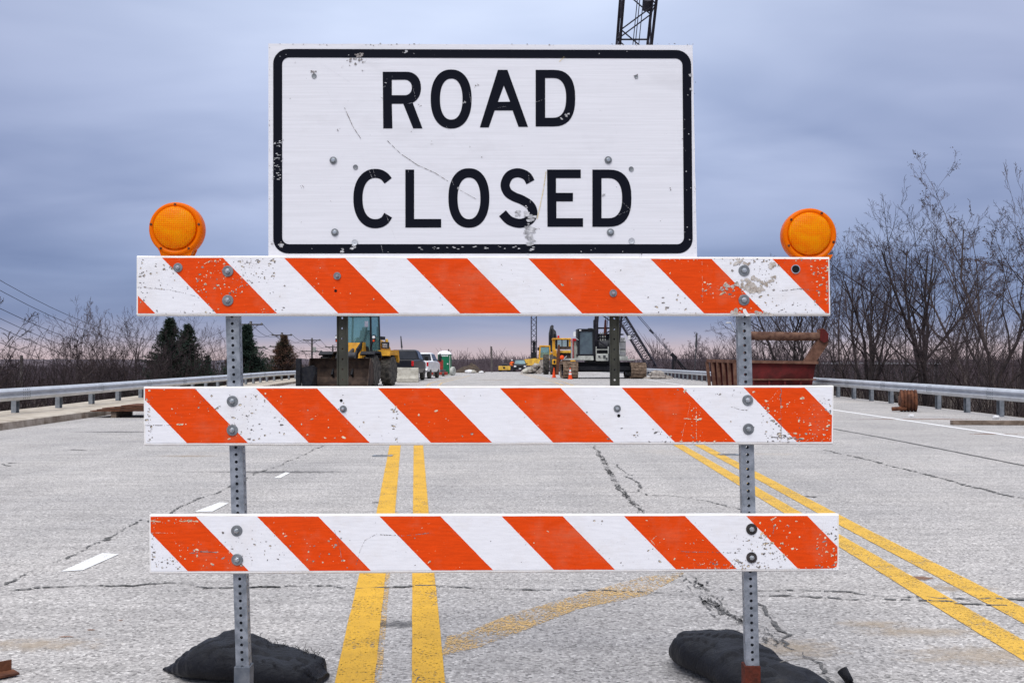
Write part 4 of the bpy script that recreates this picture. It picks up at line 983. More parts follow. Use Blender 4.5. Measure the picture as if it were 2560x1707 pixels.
def m_glass(name, c, al):
    t = NT(name); t.col(c); t.b.inputs['Roughness'].default_value = .06; t.b.inputs['Specular IOR Level'].default_value = .6
    tr = t.N('ShaderNodeBsdfTransparent'); tr.inputs[0].default_value = (.80,.93,.93,1); mx = t.N('ShaderNodeMixShader'); mx.inputs[0].default_value = al
    t.L(tr.outputs[0], mx.inputs[1]); t.L(t.b.outputs[0], mx.inputs[2]); t.L(mx.outputs[0], t.out.inputs[0]); return t.m
M['cabglass'] = m_glass('clear_teal_glass', (.22,.38,.40,1), .24)
def loader(x, y, rz, sc, label, bz=0, z0=0, deere=False, ym='cat', gm='cabglass'):
    Y_ = M[ym]
    t = thing('wheel_loader', (x, y, z0), label, 'wheel loader', rz=rz); t.scale = (sc,)*3
    for sx in (-1, 1):
        for yy_ in (-1.45, 1.55): wheel(t, (sx*1.12, yy_, .80), .80, .58, .36, rimmat=Y_)
    q = MB(); q.box(-.55, .55, -1.9, .0, .75, 1.25); q.prism([(-.5,-1.2,1.2),(-.5,-.9,2.2),(-.5,-.5,2.2),(-.5,-.2,1.2)], (1.0,0,0)); q.build('front_frame', Y_, t, local=True, bevel=.03)
    q = MB(); q.box(-.62, .62, .1, 3.4, .7, 1.35); q.build('rear_frame', M['dkgrey'], t, local=True, bevel=.03)
    # engine hood: sloping yellow, dark top and grille
    sec = [(-.72,1.35),(-.74,2.15),(-.55,2.52),(.55,2.52),(.74,2.15),(.72,1.35)]
    q = MB(); a = [Vector((x_, 1.25, z)) for x_, z in sec]; b_ = [Vector((x_*.96, 3.35, 1.35+(z-1.35)*.78)) for x_, z in sec]
    q.add(a+b_, [(i, (i+1) % 6, 6+(i+1) % 6, 6+i) for i in range(6)] + [tuple(range(5,-1,-1)), tuple(range(6,12))]); q.build('engine_hood', Y_, t, local=True, bevel=.05)
    q = MB(); q.box(-.5, .5, 1.6, 3.0, 2.42, 2.60); q.box(.735, .76, 1.5, 2.9, 1.95, 2.3); q.build('hood_top', M['black'], t, local=True, bevel=.03)
    q = MB(); q.tube((.35, 2.1, 2.5), (.35, 2.1, 3.1), .06, .06, 10); q.build('exhaust', M['black'], t, local=True)
    for sx in (-1, 1):
        q = MB(); q.prism([Vector((sx*.72 if sx > 0 else -1.42, y_, z)) for y_, z in ((.75,1.55),(.85,1.85),(2.35,1.85),(2.55,1.35),(2.45,1.2),(2.2,1.6),(.9,1.6))], (.70,0,0)); q.build('rear_fender', Y_, t, local=True, bevel=.02)
        q = MB(); q.prism([Vector((.72 if sx > 0 else -1.42, y_, z)) for y_, z in ((-2.05,1.62),(-1.8,1.76),(-.85,1.76),(-.62,1.5),(-.72,1.42),(-.92,1.68),(-1.75,1.68),(-1.98,1.55))], (.70,0,0)); q.build('front_fender', M['black'], t, local=True, bevel=.01)
        q = MB(); q.bar((sx*.72,-.35,1.9), (sx*.95,-.55,2.4), .05, .05); q.box(sx*.98-.07, sx*.98+.07, -.62, -.52, 2.25, 2.6); s_ = q.build('lamp_stalk', M['black'], t, local=True)
        q = MB(); q.lathe([(0,.075),(.03,.075),(.05,.05)], (sx*.98,-.62,2.48), (0,-1,0), 14); q.build('headlight', M['white'], s_, local=True)
        q = MB(); q.lathe([(0,.05),(.03,.05)], (sx*.98,-.62,2.31), (0,-1,0), 12); q.build('indicator', M['orange'], s_, local=True)
        q = MB(); P3 = [Vector((sx*.42, -.75, 2.15)), Vector((sx*.46, -1.7, 1.75)), Vector((sx*.5, -2.4, .85)), Vector((sx*.5, -2.6, .55))]
        for a, b_ in zip(P3, P3[1:]): q.bar(a, b_, .10, .30)
        q.build('lift_arm', M['black'] if deere else Y_, t, local=True, bevel=.02)
    q = MB(); q.tube((0,-.8,1.9), (0,-1.7,1.6), .09, .09, 10); q.tube((0,-1.7,1.6), (0,-2.4,1.35), .05, .05, 8); q.tube((-.48,-1.75,1.55), (.48,-1.75,1.55), .17, .17, 14); q.build('hydraulics', M['dkgrey'], t, local=True)
    q = MB(); q.box(-.75,.75,-.30,.95,1.25,1.55); q.build('cab_base', Y_, t, local=True, bevel=.03)
    q = MB(); q.box(-.72,.72,-.34,.9,1.55,1.8); q.prism([(-.74,-.37,1.78),(.66,-.37,1.78),(.62,-.37,2.0),(.1,-.37,2.22),(-.3,-.37,2.05),(-.74,-.37,2.1)], (0,.06,0)); q.build('cowl', M['black'], t, local=True)
    q = MB(); q.tube((.1,-.55,1.5),(.1,-.55,1.95),.17,.14,14); q.box(-.5,-.2,-.6,-.35,1.35,1.75); q.box(.3,.62,-.5,-.36,1.5,1.72); q.build('valve_block', Y_, t, local=True, bevel=.02)
    glass_box(t, -.76, .76, -.35, 1.15, 1.75, 3.62, .06, M[gm], M['black'] if deere else Y_, .09)
    q = MB(); q.box(-.26,.26,.35,.85,1.9,2.15); q.prism([(-.25,.75,2.1),(.25,.75,2.1),(.22,.95,2.85),(-.22,.95,2.85)], (0,.12,0)); q.box(-.14,.14,.9,1.0,2.85,3.05); q.build('seat', M['dkgrey'], t, local=True, bevel=.04)
    q = MB(); 
    for k in range(16): a = 2*PI*k/16; b_ = 2*PI*(k+1)/16; q.tube((-.1+.2*math.cos(a), .05+.08*math.sin(a), 2.32+.15*math.sin(a)), (-.1+.2*math.cos(b_), .05+.08*math.sin(b_), 2.32+.15*math.sin(b_)), .016, .016, 6, False)
    q.tube((-.1,-.1,1.8), (-.1,.05,2.32), .03, .03, 6); q.build('steering_wheel', M['black'], t, local=True)
    # bucket: curved shell, open towards the front, with side plates
    cur = [(-3.45,.06+bz),(-2.95,.05+bz),(-2.62,.20+bz),(-2.50,.50+bz),(-2.52,.90+bz),(-2.72,1.30+bz),(-2.95,1.42+bz)]
    q = MB(); vs = []; W = 1.56
    for (y_, z) in cur: vs += [(-W,y_,z),(W,y_,z)]
    for (y_, z) in cur: vs += [(-W,y_+.04,z-.03),(W,y_+.04,z-.03)]
    m_ = len(cur)*2; fs = [(2*i,2*i+1,2*i+3,2*i+2) for i in range(len(cur)-1)] + [(m_+2*i,m_+2*i+2,m_+2*i+3,m_+2*i+1) for i in range(len(cur)-1)] + [(0,m_,m_+1,1),(m_-2,m_-1,2*m_-1,2*m_-2)]
    q.add(vs, fs)
    for sx in (-1, 1): q.prism([Vector((sx*W-(.04 if sx > 0 else 0), y_, z)) for y_, z in cur], (.04,0,0))
    q.box(-W-.02, W+.02, -3.55, -3.4, .03+bz, .08+bz)
    bk = q.build('bucket', M['bucket'], t, local=True)
    if deere:
        cu = bpy.data.curves.new('lettering_text', 'FONT'); cu.body = 'DEERE'; cu.size = .30; cu.extrude = .004
        tmp = bpy.data.objects.new('tmp_text', cu); COL.objects.link(tmp); dg = bpy.context.evaluated_depsgraph_get(); me = bpy.data.meshes.new_from_object(tmp.evaluated_get(dg)); bpy.data.objects.remove(tmp)
        me.name = 'lettering'; me.materials.clear(); me.materials.append(M['white']); o = bpy.data.objects.new('lettering', me); COL.objects.link(o); o.parent = t; ORG[o.name] = ORG[t.name]
        o.location = (.785, 1.55, 2.0); o.rotation_euler = (PI/2, 0, PI/2)
        q = MB(); q.tube((.4,-.42,2.2), (.62,-.42,3.15), .012, .012, 6); q.tube((.33,-.44,2.1), (.58,-.44,3.15), .01, .01, 6); q.build('wiper', M['black'], t, local=True)
        q = MB(); q.bar((.6,-.5,3.1),(.62,-.7,3.25),.03,.03); q.box(.54,.72,-.76,-.72,3.0,3.3); q.build('mirror', M['chrome'], t, local=True)
        q = MB(); q.lathe([(0,.09),(.14,.075),(.18,.03)], (.55, 3.1, 2.3), (0,0,1), 12); q.build('beacon', M['cat2'], t, local=True)
    return t
loader(-7.85, 55.4, R(-10), 1.0, 'yellow wheel loader with a wide brown bucket, parked on the left of the road', deere=True)
q = MB(); q.pbox(739, 896, 751, 972, 51.0, .35); q.box(P(755,930,51.2).x, P(782,930,51.2).x, 51.2, 52.4, .02, P(0,918,51.2).z); q.prism([P(754,920,51.15), P(780,914,51.15), P(788,935,51.15), P(775,968,51.15), P(756,968,51.15)], (0,.5,0))
solo(q, 'upright_frame', M['black'], (P(755,960,51).x, 51.2, 0), 'upright black steel frame standing beside the left end of the brown bucket', 'frame', bevel=.02)  # guessed shape for an unclear dark object by the bucket
def pickup(x, y, rz, pm, label, z0=0, front=False, sc=1.0):
    t = thing('pickup_truck', (x, y, z0), label, 'pickup truck', rz=rz); t.scale = (sc,)*3
    def sect(y_, zb, zt, hw, zs=None, ht=None):
        """8-point ring: body sides then greenhouse"""
        zs = zs or zt; ht = ht or hw*.9
        return [Vector((-hw*.94,y_,zb)),Vector((-hw,y_,zb+.25)),Vector((-hw,y_,zs)),Vector((-ht,y_,zt)),Vector((ht,y_,zt)),Vector((hw,y_,zs)),Vector((hw,y_,zb+.25)),Vector((hw*.94,y_,zb))]
    S = [sect(0,.55,1.28,.97,1.20,.95), sect(2.1,.48,1.30,1.0,1.22,.97), sect(2.14,.48,1.32,1.0,1.24,.97), sect(4.1,.48,1.30,1.0,1.18,.95), sect(5.5,.50,1.20,.96,1.05,.88), sect(5.75,.55,1.0,.90,.9,.8)]
    q = MB(); q.add([p for s_ in S for p in s_], [(8*i+j, 8*i+(j+1) % 8, 8*i+8+(j+1) % 8, 8*i+8+j) for i in range(len(S)-1) for j in range(8)] + [tuple(range(7,-1,-1)), tuple(8*(len(S)-1)+j for j in range(8))])
    q.build('body', pm, t, local=True, bevel=.03)
    # flat black slab stands in for the shaded bed cavity; cab greenhouse
    q = MB(); q.box(-.82,.82,.12,2.0,1.27,1.292); q.build('bed', M['plasticblack'], t, local=True)
    q = MB(); C1 = [Vector((-.96,2.14,1.24)),Vector((.96,2.14,1.24)),Vector((.96,4.45,1.22)),Vector((-.96,4.45,1.22))]; C2 = [Vector((-.76,2.30,1.88)),Vector((.76,2.30,1.88)),Vector((.74,3.75,1.88)),Vector((-.74,3.75,1.88))]; C3 = [Vector((-.62,2.5,1.93)),Vector((.62,2.5,1.93)),Vector((.6,3.55,1.93)),Vector((-.6,3.55,1.93))]
    q.add(C1+C2+C3, [(i,(i+1)%4,4+(i+1)%4,4+i) for i in range(4)] + [(4+i,4+(i+1)%4,8+(i+1)%4,8+i) for i in range(4)] + [(8,9,10,11)]); cb = q.build('cab', pm, t, local=True, bevel=.04)
    def pane(nm, pts, off):
        q = MB(); o = Vector(off); q.prism([Vector(p)+o for p in pts], o*1.0); q.build(nm, M['darkglass'], cb, local=True)
    pane('rear_window', [(-.84,2.175,1.34),(.84,2.175,1.34),(.72,2.29,1.82),(-.72,2.29,1.82)], (0,-.012,.004))
    pane('windscreen', [(-.86,4.37,1.30),(.86,4.37,1.30),(.72,3.85,1.81),(-.72,3.85,1.81)], (0,.014,.008))
    for sx in (-1, 1):
        pane('side_window', [(sx*.935,2.40,1.33),(sx*.935,3.15,1.33),(sx*.80,3.12,1.80),(sx*.80,2.48,1.80)], (sx*.012,0,.003))
        pane('side_window', [(sx*.935,3.22,1.33),(sx*.935,4.22,1.32),(sx*.80,3.70,1.80),(sx*.80,3.19,1.80)], (sx*.012,0,.003))
        q = MB(); q.bar((sx*.95,4.0,1.3),(sx*1.12,4.0,1.35),.04,.04); q.box(sx*1.2-.11,sx*1.2+.11,3.96,4.06,1.24,1.52); q.build('mirror', M['plasticblack'], t, local=True, bevel=.02)
        q = MB(); q.box(sx*.90-.07,sx*.90+.07,-.02,.06,.92,1.22); q.build('tail_light', M['redlens'], t, local=True, bevel=.01)
        q = MB(); q.box(sx*.74-.15,sx*.74+.15,5.70,5.79,.80,.98); q.build('headlight', M['white'], t, local=True, bevel=.02)
        for yy_ in (1.15, 4.75): wheel(t, (sx*.84, yy_, .39), .39, .27, .24, 0, rimmat=M['chrome'])
    q = MB(); q.box(-.93,.93,-.16,.0,.50,.70); q.build('rear_bumper', M['chrome'], t, local=True, bevel=.03)
    q = MB(); q.box(-.92,.92,5.76,5.90,.42,.66); q.build('front_bumper', M['chrome'], t, local=True, bevel=.03)
    q = MB(); q.box(-.56,.56,5.765,5.80,.68,1.0); q.build('grille', M['plasticblack'], t, local=True, bevel=.01)
    q = MB(); q.box(-.16,.16,-.175,-.165,.53,.68); q.box(-.16,.16,5.905,5.915,.46,.60); q.build('number_plate', M['white'], t, local=True)
    q = MB(); q.box(-.16,.16,-.03,-.008,1.02,1.12); q.build('tailgate_handle', M['plasticblack'], t, local=True)
    return t
pickup(P(1000,920,70).x, 68.6, R(-3), M['carblack'], 'black pickup truck seen from behind between the wheel loader and the white pickup', sc=1.06)
pickup(P(1046,920,80).x-.1, 78.5, R(-5), M['carwhite'], 'white pickup truck with a black mirror parked before the green toilet cabin')
q = MB(); ja = P(992,919,65.0); jb = P(1045,919,65.0); jz = ja.z
q.prism([Vector((ja.x,65.0,0.02)), Vector((ja.x,65.0,.22)), Vector((ja.x,65.15,.40)), Vector((ja.x,65.22,jz)), Vector((ja.x,65.42,jz)), Vector((ja.x,65.49,.40)), Vector((ja.x,65.64,.22)), Vector((ja.x,65.64,.02))], (jb.x-ja.x,0,0))
solo(q, 'concrete_barrier', M['jersey'], (ja.x+.6, 65.3, 0), 'pale concrete barrier block in front of the two pickups', 'concrete barrier', bevel=.015)
# portable toilet
TY = 99; tx0 = P(1093.6,930,TY).x; tx1 = P(1128,930,TY).x; tw = tx1-tx0; tzz = P(0,886,TY).z; tcx = (tx0+tx1)/2
t = thing('portable_toilet', (tcx, TY+.6, 0), 'green portable toilet cabin with a white domed roof on the left of the road', 'portable toilet')
q = MB(); q.box(tx0+.03, tx1-.03, TY, TY+1.2, .12, tzz); q.build('cabin', M['green'], t, bevel=.04)
q = MB(); vs = []
for k in range(7):
    a = R(90*k/6); f = math.cos(a)*.97+.03; z = tzz + .36*math.sin(a)
    vs += [Vector((tcx-tw/2*f, TY+.6-.64*f, z)), Vector((tcx+tw/2*f, TY+.6-.64*f, z)), Vector((tcx+tw/2*f, TY+.6+.64*f, z)), Vector((tcx-tw/2*f, TY+.6+.64*f, z))]
q.add(vs, [(4*i+j, 4*i+(j+1) % 4, 4*i+4+(j+1) % 4, 4*i+4+j) for i in range(6) for j in range(4)] + [(0,1,2,3)]); q.build('roof', M['white'], t)
q = MB(); q.tube((tcx+.35,TY+.7,tzz+.1),(tcx+.35,TY+.7,tzz+.5),.05,.05,8); q.build('vent_pipe', M['black'], t)
q = MB(); q.box(tcx-.42, tcx+.42, TY-.03, TY-.004, .2, tzz-.22); dr = q.build('door', M['green'], t, bevel=.01)
q = MB(); q.box(tcx+.25, tcx+.36, TY-.06, TY-.03, 1.0, 1.1); q.build('handle', M['white'], dr)
q = MB(); 
for (a, b_) in ((-.32,-.14),(-.10,.06),(.08,.16),(.18,.34)): q.box(tcx+a, tcx+b_, TY-.012, TY-.003, tzz-.17, tzz-.07)
q.build('name_strip', M['white'], t)
q = MB(); q.box(tx0-.05, tx1+.05, TY-.08, TY+1.28, .0, .12); q.box(tx1-.16, tx1-.10, TY-.02, TY-.003, .15, tzz-.1); q.build('skid', M['lgrey'], t)
# red compressor trailer
RY = 93
t = thing('red_trailer', (P(1095,930,RY).x, RY, 0), 'low red trailer with an upright box and black stack before the toilet cabin', 'trailer')
q = MB(); q.pbox(1079, 930, 1117, 937.5, RY, 1.6); q.build('bed', M['redpaint'], t, bevel=.02)
q = MB(); q.pbox(1094.5, 900, 1107, 930, RY+.3, .6); q.build('engine_box', M['redpaint'], t, bevel=.03)
q = MB(); q.pbox(1096, 889, 1104, 901, RY+.4, .35); q.pbox(1098.5, 884, 1101.5, 890, RY+.5, .1); q.build('stack', M['black'], t, bevel=.02)
q = MB(); q.pbox(1088, 924, 1113, 930.5, RY+.05, .9); q.build('engine', M['dkgrey'], t, bevel=.03)
for u in (1086, 1108): wheel(t, P(u, 937, RY+.1)-Vector(t.location), .26, .2, .14, 0, axis=(1,0,0), rimmat=M['lgrey'])
q = MB(); c = P(1132, 928, 98); q.lathe([(-.14,.2),(-.14,.36),(-.1,.42),(.1,.42),(.14,.36),(.14,.2),(-.14,.2)], c, (1,-.4,0), 22); q.lathe([(-.08,.01),(-.08,.2),(.08,.2),(.08,.01)], c, (1,-.4,0), 14)
solo(q, 'spare_wheel', M['lgrey'], (c.x, c.y, 0), 'pale grey wheel standing at the right side of the toilet cabin', 'wheel')
# dirt pile with pale sacks
def heap(name, u0, u1, vtop, Y, m, label, cat, zb, depth=1.0, seed=0):
    x0 = P(u0, 900, Y).x; x1 = P(u1, 900, Y).x; H = P(0, vtop, Y).z - zb; W_ = (x1-x0); cx_ = (x0+x1)/2
    n = 26; vs = []
    for j in range(n+1):
        for i in range(n+1):
            a = i/n*2-1; b_ = j/n*2-1; r = math.hypot(a, b_); h = max(0, 1-r**1.3)*H*(1+.35*pnoise(Vector((a*2.2+seed, b_*2.2, seed)))) + .14*H*pnoise(Vector((a*7, b_*7, seed)))*max(0, 1-r)
            vs.append((cx_+a*W_/2, Y+b_*W_/2*depth, zb-.05+h))
    q = MB(); q.add(vs, [(j*(n+1)+i, j*(n+1)+i+1, (j+1)*(n+1)+i+1, (j+1)*(n+1)+i) for j in range(n) for i in range(n)])
    return solo(q, name, m, (cx_, Y, zb), label, cat)
heap('dirt_pile', 1134, 1216, 908, 128, M['dirt'], 'dark brown dirt pile at the end of the road left of the thin pole', 'dirt pile', road_z(128))
for (u, v, s, lab) in ((1172,931,.34,'white sheeted bag at the foot of the dirt pile'),(1183,929,.3,'rounded pale bag just right of the white sheeted bag'),(1203,930,.22,'small white object right of the dirt pile')):
    Y = 122; c = P(u, v, Y); c.z = road_z(Y); q = MB(); q.ball(c+Vector((0,0,s*.5)), s, 12, 8, (1.3,.8,.6), .35); solo(q, 'material_bag', M['white'] if s != .3 else M['jersey'], c, lab, 'bag', smooth=True)
q = MB(); a = P(1230, 931, 150); a.z = road_z(150)-.2; q.tube(a, P(1228, 866, 150), .16, .13, 10); solo(q, 'bare_pole', M['polewood'], a, 'lone bare utility pole at the far end of the road', 'pole')
# leaning rods
for (u0, v0, u1, v1, Y, lab) in ((1011,945,1002,840,130,'thin leaning rod above the white pickup'),(1735,960,1742,832,95,'thin leaning rod behind the right guardrail')):
    a = P(u0, v0, Y); q = MB(); b_ = P(u1, v1, Y); q.tube(a, a.lerp(b_, .72), .04, .05, 8); q.tube(a.lerp(b_, .72), b_, .11, .06, 8); solo(q, 'leaning_rod', M['dkgrey'], a, lab, 'pole')
# ================================================================== FAR END: worker, dark car, small yellow loader, yellow crane
WY = 160; wz = road_z(WY)
def skin_body(name, joints, edges, parent, m, loc, sub=2, root=0):
    me = bpy.data.meshes.new(name); me.from_pydata([Vector(j[0]) for j in joints], edges, []); o = bpy.data.objects.new(name, me); COL.objects.link(o)
    md = o.modifiers.new('skin', 'SKIN'); 
    for i, j in enumerate(joints): me.skin_vertices[0].data[i].radius = (j[1], j[1] if len(j) < 3 else j[2])
    me.skin_vertices[0].data[root].use_root = True; md.use_smooth_shade = True
    s = o.modifiers.new('sub', 'SUBSURF'); s.levels = sub; s.render_levels = sub; me.materials.append(m)
    if parent: o.parent = parent
    ORG[o.name] = Vector((0,0,0)); return o
def ensure_skin(): pass
def person(x, y, z, label):
    t = thing('person', (x, y, z), label, 'person')
    J = [((0,0,.95),.15,.11),((0,0,1.15),.14,.10),((0,.0,1.38),.17,.11),((0,0,1.50),.065),((0,-.01,1.60),.08),((0,-.01,1.70),.085),
         ((-.20,0,1.42),.06),((-.27,-.02,1.15),.045),((-.22,-.18,.97),.032),((-.20,-.24,.94),.036),
         ((.20,0,1.42),.06),((.28,0,1.15),.045),((.30,-.05,.90),.032),((.30,-.07,.83),.036),
         ((-.10,0,.85),.10),((-.12,-.03,.48),.065),((-.13,.02,.08),.045),((-.14,-.14,.035),.04),
         ((.10,0,.85),.10),((.13,-.02,.48),.065),((.15,.02,.08),.045),((.17,-.14,.035),.04)]
    E = [(0,1),(1,2),(2,3),(3,4),(4,5),(2,6),(6,7),(7,8),(8,9),(2,10),(10,11),(11,12),(12,13),(0,14),(14,15),(15,16),(16,17),(0,18),(18,19),(19,20),(20,21)]
    n0 = len(J)
    for base, sx in ((9,-1),(13,1)):     # five fingers each
        bx, by, bz_ = J[base][0]
        for f, (dx, l) in enumerate(((-.024,.055),(-.008,.062),(.008,.060),(.024,.048))):
            J.append(((bx+dx, by-.01, bz_-.035),.009)); J.append(((bx+dx, by-.015, bz_-.035-l*.6),.008)); J.append(((bx+dx, by-.005, bz_-.035-l),.007))
            k = len(J)-3; E += [(base,k),(k,k+1),(k+1,k+2)]
        J.append(((bx-sx*.035, by-.03, bz_-.01),.010)); J.append(((bx-sx*.045, by-.045, bz_-.045),.009)); k = len(J)-2; E += [(base,k),(k,k+1)]
    me = bpy.data.meshes.new('body'); me.from_pydata([Vector(j[0]) for j in J], E, []); b_ = bpy.data.objects.new('body', me); COL.objects.link(b_); b_.parent = t; ORG[b_.name] = Vector((0,0,0)); me.materials.append(M['skin'])
    md = b_.modifiers.new('skin', 'SKIN'); md.use_smooth_shade = True
    if not me.skin_vertices: 
        me.attributes.new('dummy', 'FLOAT', 'POINT')
    if me.skin_vertices:
        for i, j in enumerate(J): me.skin_vertices[0].data[i].radius = (j[1], j[2] if len(j) > 2 else j[1])
        me.skin_vertices[0].data[0].use_root = True
    sb_ = b_.modifiers.new('sub', 'SUBSURF'); sb_.levels = 1; sb_.render_levels = 1
    def garment(name, rings, m):
        q = MB(); n = 14; vs = []
        for (cx_, cy_, cz, rx, ry) in rings:
            for i in range(n): a = 2*PI*i/n; vs.append(Vector((cx_+rx*math.cos(a), cy_+ry*math.sin(a), cz)))
        q.add(vs, [(k*n+i, k*n+(i+1) % n, (k+1)*n+(i+1) % n, (k+1)*n+i) for k in range(len(rings)-1) for i in range(n)] ); return q.build(name, m, t, local=True, smooth=True)
    v_ = garment('hi_vis_vest', [(0,0,.92,.20,.15),(0,0,1.05,.19,.145),(0,0,1.25,.21,.15),(0,0,1.42,.235,.14),(0,0,1.49,.17,.11),(0,0,1.53,.08,.08)], M['hivis'])
    garment('belt_band', [(0,0,1.06,.20,.155),(0,0,1.11,.205,.158)], M['cat2'])
    for sx in (-1, 1):
        garment('sleeve', [(sx*.17,0,1.47,.085,.09),(sx*.24,0,1.36,.075,.08),(sx*.275,-.01,1.15,.062,.065),(sx*.29 if sx > 0 else -.24,-.04 if sx > 0 else -.14,.99,.05,.05)], M['hivis'])
        garment('trouser_leg', [(sx*.09,0,.97,.115,.14),(sx*.11,0,.75,.105,.115),(sx*.13,-.02,.48,.085,.09),(sx*.145,.0,.10,.08,.085)], M['denim'])
        q = MB(); q.ball((sx*.155,-.06,.05), .1, 10, 6, (.6,1.5,.55)); q.build('boot', M['plasticblack'], t, local=True, smooth=True)
    q = MB(); q.lathe([(0,.16),(.012,.16),(.015,.13),(.07,.118),(.11,.085),(.13,.03),(.132,0)], (0,-.01,1.71), (0,.05,1), 18); q.build('hard_hat', M['white'], t, local=True, smooth=True)
    q = MB(); q.ball((0,-.10,1.645), .016, 6, 4, (.8,1.2,1.4)); q.build('nose', M['skin'], t, local=True)
    return t
person(P(1280,925,WY).x, WY, wz, 'worker in orange hi-vis vest and white hard hat standing by the dark car')
# dark SUV facing the camera
def suv(x, y, z, label):
    t = thing('parked_car', (x, y, z), label, 'car')
    S = [(-.0,.45,.95,.86,.80),(.12,.40,1.08,.93,.88),(1.15,.40,1.15,.96,.92),(4.3,.42,1.15,.95,.9),(4.6,.5,1.0,.9,.85)]; q = MB(); vs = []
    for (y_, zb, zt, hw, ht) in S: vs += [Vector((-hw,y_,zb)),Vector((-hw,y_,zt-.12)),Vector((-ht,y_,zt)),Vector((ht,y_,zt)),Vector((hw,y_,zt-.12)),Vector((hw,y_,zb))]
    q.add(vs, [(6*i+j, 6*i+(j+1) % 6, 6*i+6+(j+1) % 6, 6*i+6+j) for i in range(4) for j in range(6)] + [(5,4,3,2,1,0), tuple(24+j for j in range(6))]); q.build('body', M['carblack'], t, local=True, bevel=.04)
    q = MB(); C1 = [Vector(p) for p in ((-.9,1.1,1.13),(.9,1.1,1.13),(.9,4.4,1.13),(-.9,4.4,1.13))]; C2 = [Vector(p) for p in ((-.70,1.8,1.75),(.70,1.8,1.75),(.70,4.1,1.75),(-.70,4.1,1.75))]
    q.add(C1+C2, [(i,(i+1)%4,4+(i+1)%4,4+i) for i in range(4)]+[(4,5,6,7)]); cb = q.build('cab', M['carblack'], t, local=True, bevel=.04)
    q = MB(); q.prism([Vector(p) for p in ((-.80,1.10,1.17),(.80,1.10,1.17),(.65,1.72,1.70),(-.65,1.72,1.70))], (0,-.02,.01)); q.build('windscreen', M['tealglass'], cb, local=True)
    for sx in (-1, 1):
        q = MB(); q.prism([Vector(p) for p in ((sx*.885,1.5,1.2),(sx*.885,4.1,1.2),(sx*.735,3.9,1.68),(sx*.735,2.0,1.68))], (sx*.015,0,0)); q.build('side_window', M['darkglass'], cb, local=True)
        q = MB(); q.box(sx*.72-.17, sx*.72+.17, -.03,.03,.72,.92); q.build('headlight', M['white'], t, local=True, bevel=.02)
        q = MB(); q.box(sx*1.02-.1, sx*1.02+.1, 1.35,1.45,1.12,1.3); q.build('mirror', M['carblack'], t, local=True, bevel=.02)
        for yy_ in (.85, 3.6): wheel(t, (sx*.80, yy_, .36), .36, .24, .22, 0, rimmat=M['chrome'])
    q = MB(); q.box(-.5,.5,-.02,.01,.62,.92); q.build('grille', M['plasticblack'], t, local=True)
    q = MB(); q.box(-.86,.86,-.10,.02,.36,.58); q.build('front_bumper', M['black'], t, local=True, bevel=.03)
    q = MB(); q.box(-.17,.17,-.115,-.105,.42,.54); q.build('number_plate', M['white'], t, local=True); return t
suv(P(1300,925,158).x, 158, road_z(158), 'dark car facing the camera beside the worker at the far end of the road')
# small yellow tracked loader far left of the worker
EY = 172; ez = road_z(EY)
t = thing('small_excavator', (P(1260,925,EY).x, EY, ez), 'low yellow tracked machine with a dark cab left of the worker', 'excavator')
q = MB(); q.pbox(1246, 915, 1276, 925, EY, 2.2); q.build('body', M['cat2'], t, bevel=.08)
q = MB(); q.pbox(1255, 910, 1268, 915.5, EY+.5, 1.2); q.build('cab', M['darkglass'], t, bevel=.05)
q = MB(); q.pbox(1257.5, 917, 1263, 921, EY-.05, .1); q.build('grille', M['black'], t)
for u in (1247, 1268): q = MB(); q.pbox(u, 925, u+8, 930, EY+.1, 2.6); q.build('track', M['black'], t, bevel=.1)
# lattice builder
def lattice(q, a, b_, wx, wd, n, rc, rl, side=None, full=True):
    """four chords and zigzag lacing from a to b_; widths wx (x) and wd (depth) at both ends"""
    a, b_ = Vector(a), Vector(b_); d = (b_-a).normalized(); s_ = Vector(side) if side else Vector((1,0,0)); s_ = (s_-d*s_.dot(d)).normalized(); f_ = d.cross(s_)
    w0, w1 = (wx if isinstance(wx, tuple) else (wx, wx)); d0, d1 = (wd if isinstance(wd, tuple) else (wd, wd))
    C_ = [(-1,-1),(1,-1),(1,1),(-1,1)]
    def pt(k, t_): W_ = w0+(w1-w0)*t_; D_ = d0+(d1-d0)*t_; return a.lerp(b_, t_) + s_*C_[k][0]*W_/2 + f_*C_[k][1]*D_/2
    for k in range(4): q.tube(pt(k,0), pt(k,1), rc, rc, 8)
    for i in range(n):
        t0, t1 = i/n, (i+1)/n
        for k in range(4):
            k2 = (k+1) % 4; e = (i+k) % 2
            q.tube(pt(k if e else k2, t0), pt(k2 if e else k, t1), rl, rl, 5, False)
    for i in (0, n//3, 2*n//3, n):
        for k in range(4): q.tube(pt(k, i/n), pt((k+1) % 4, i/n), rl*1.3, rl*1.3, 5, False)
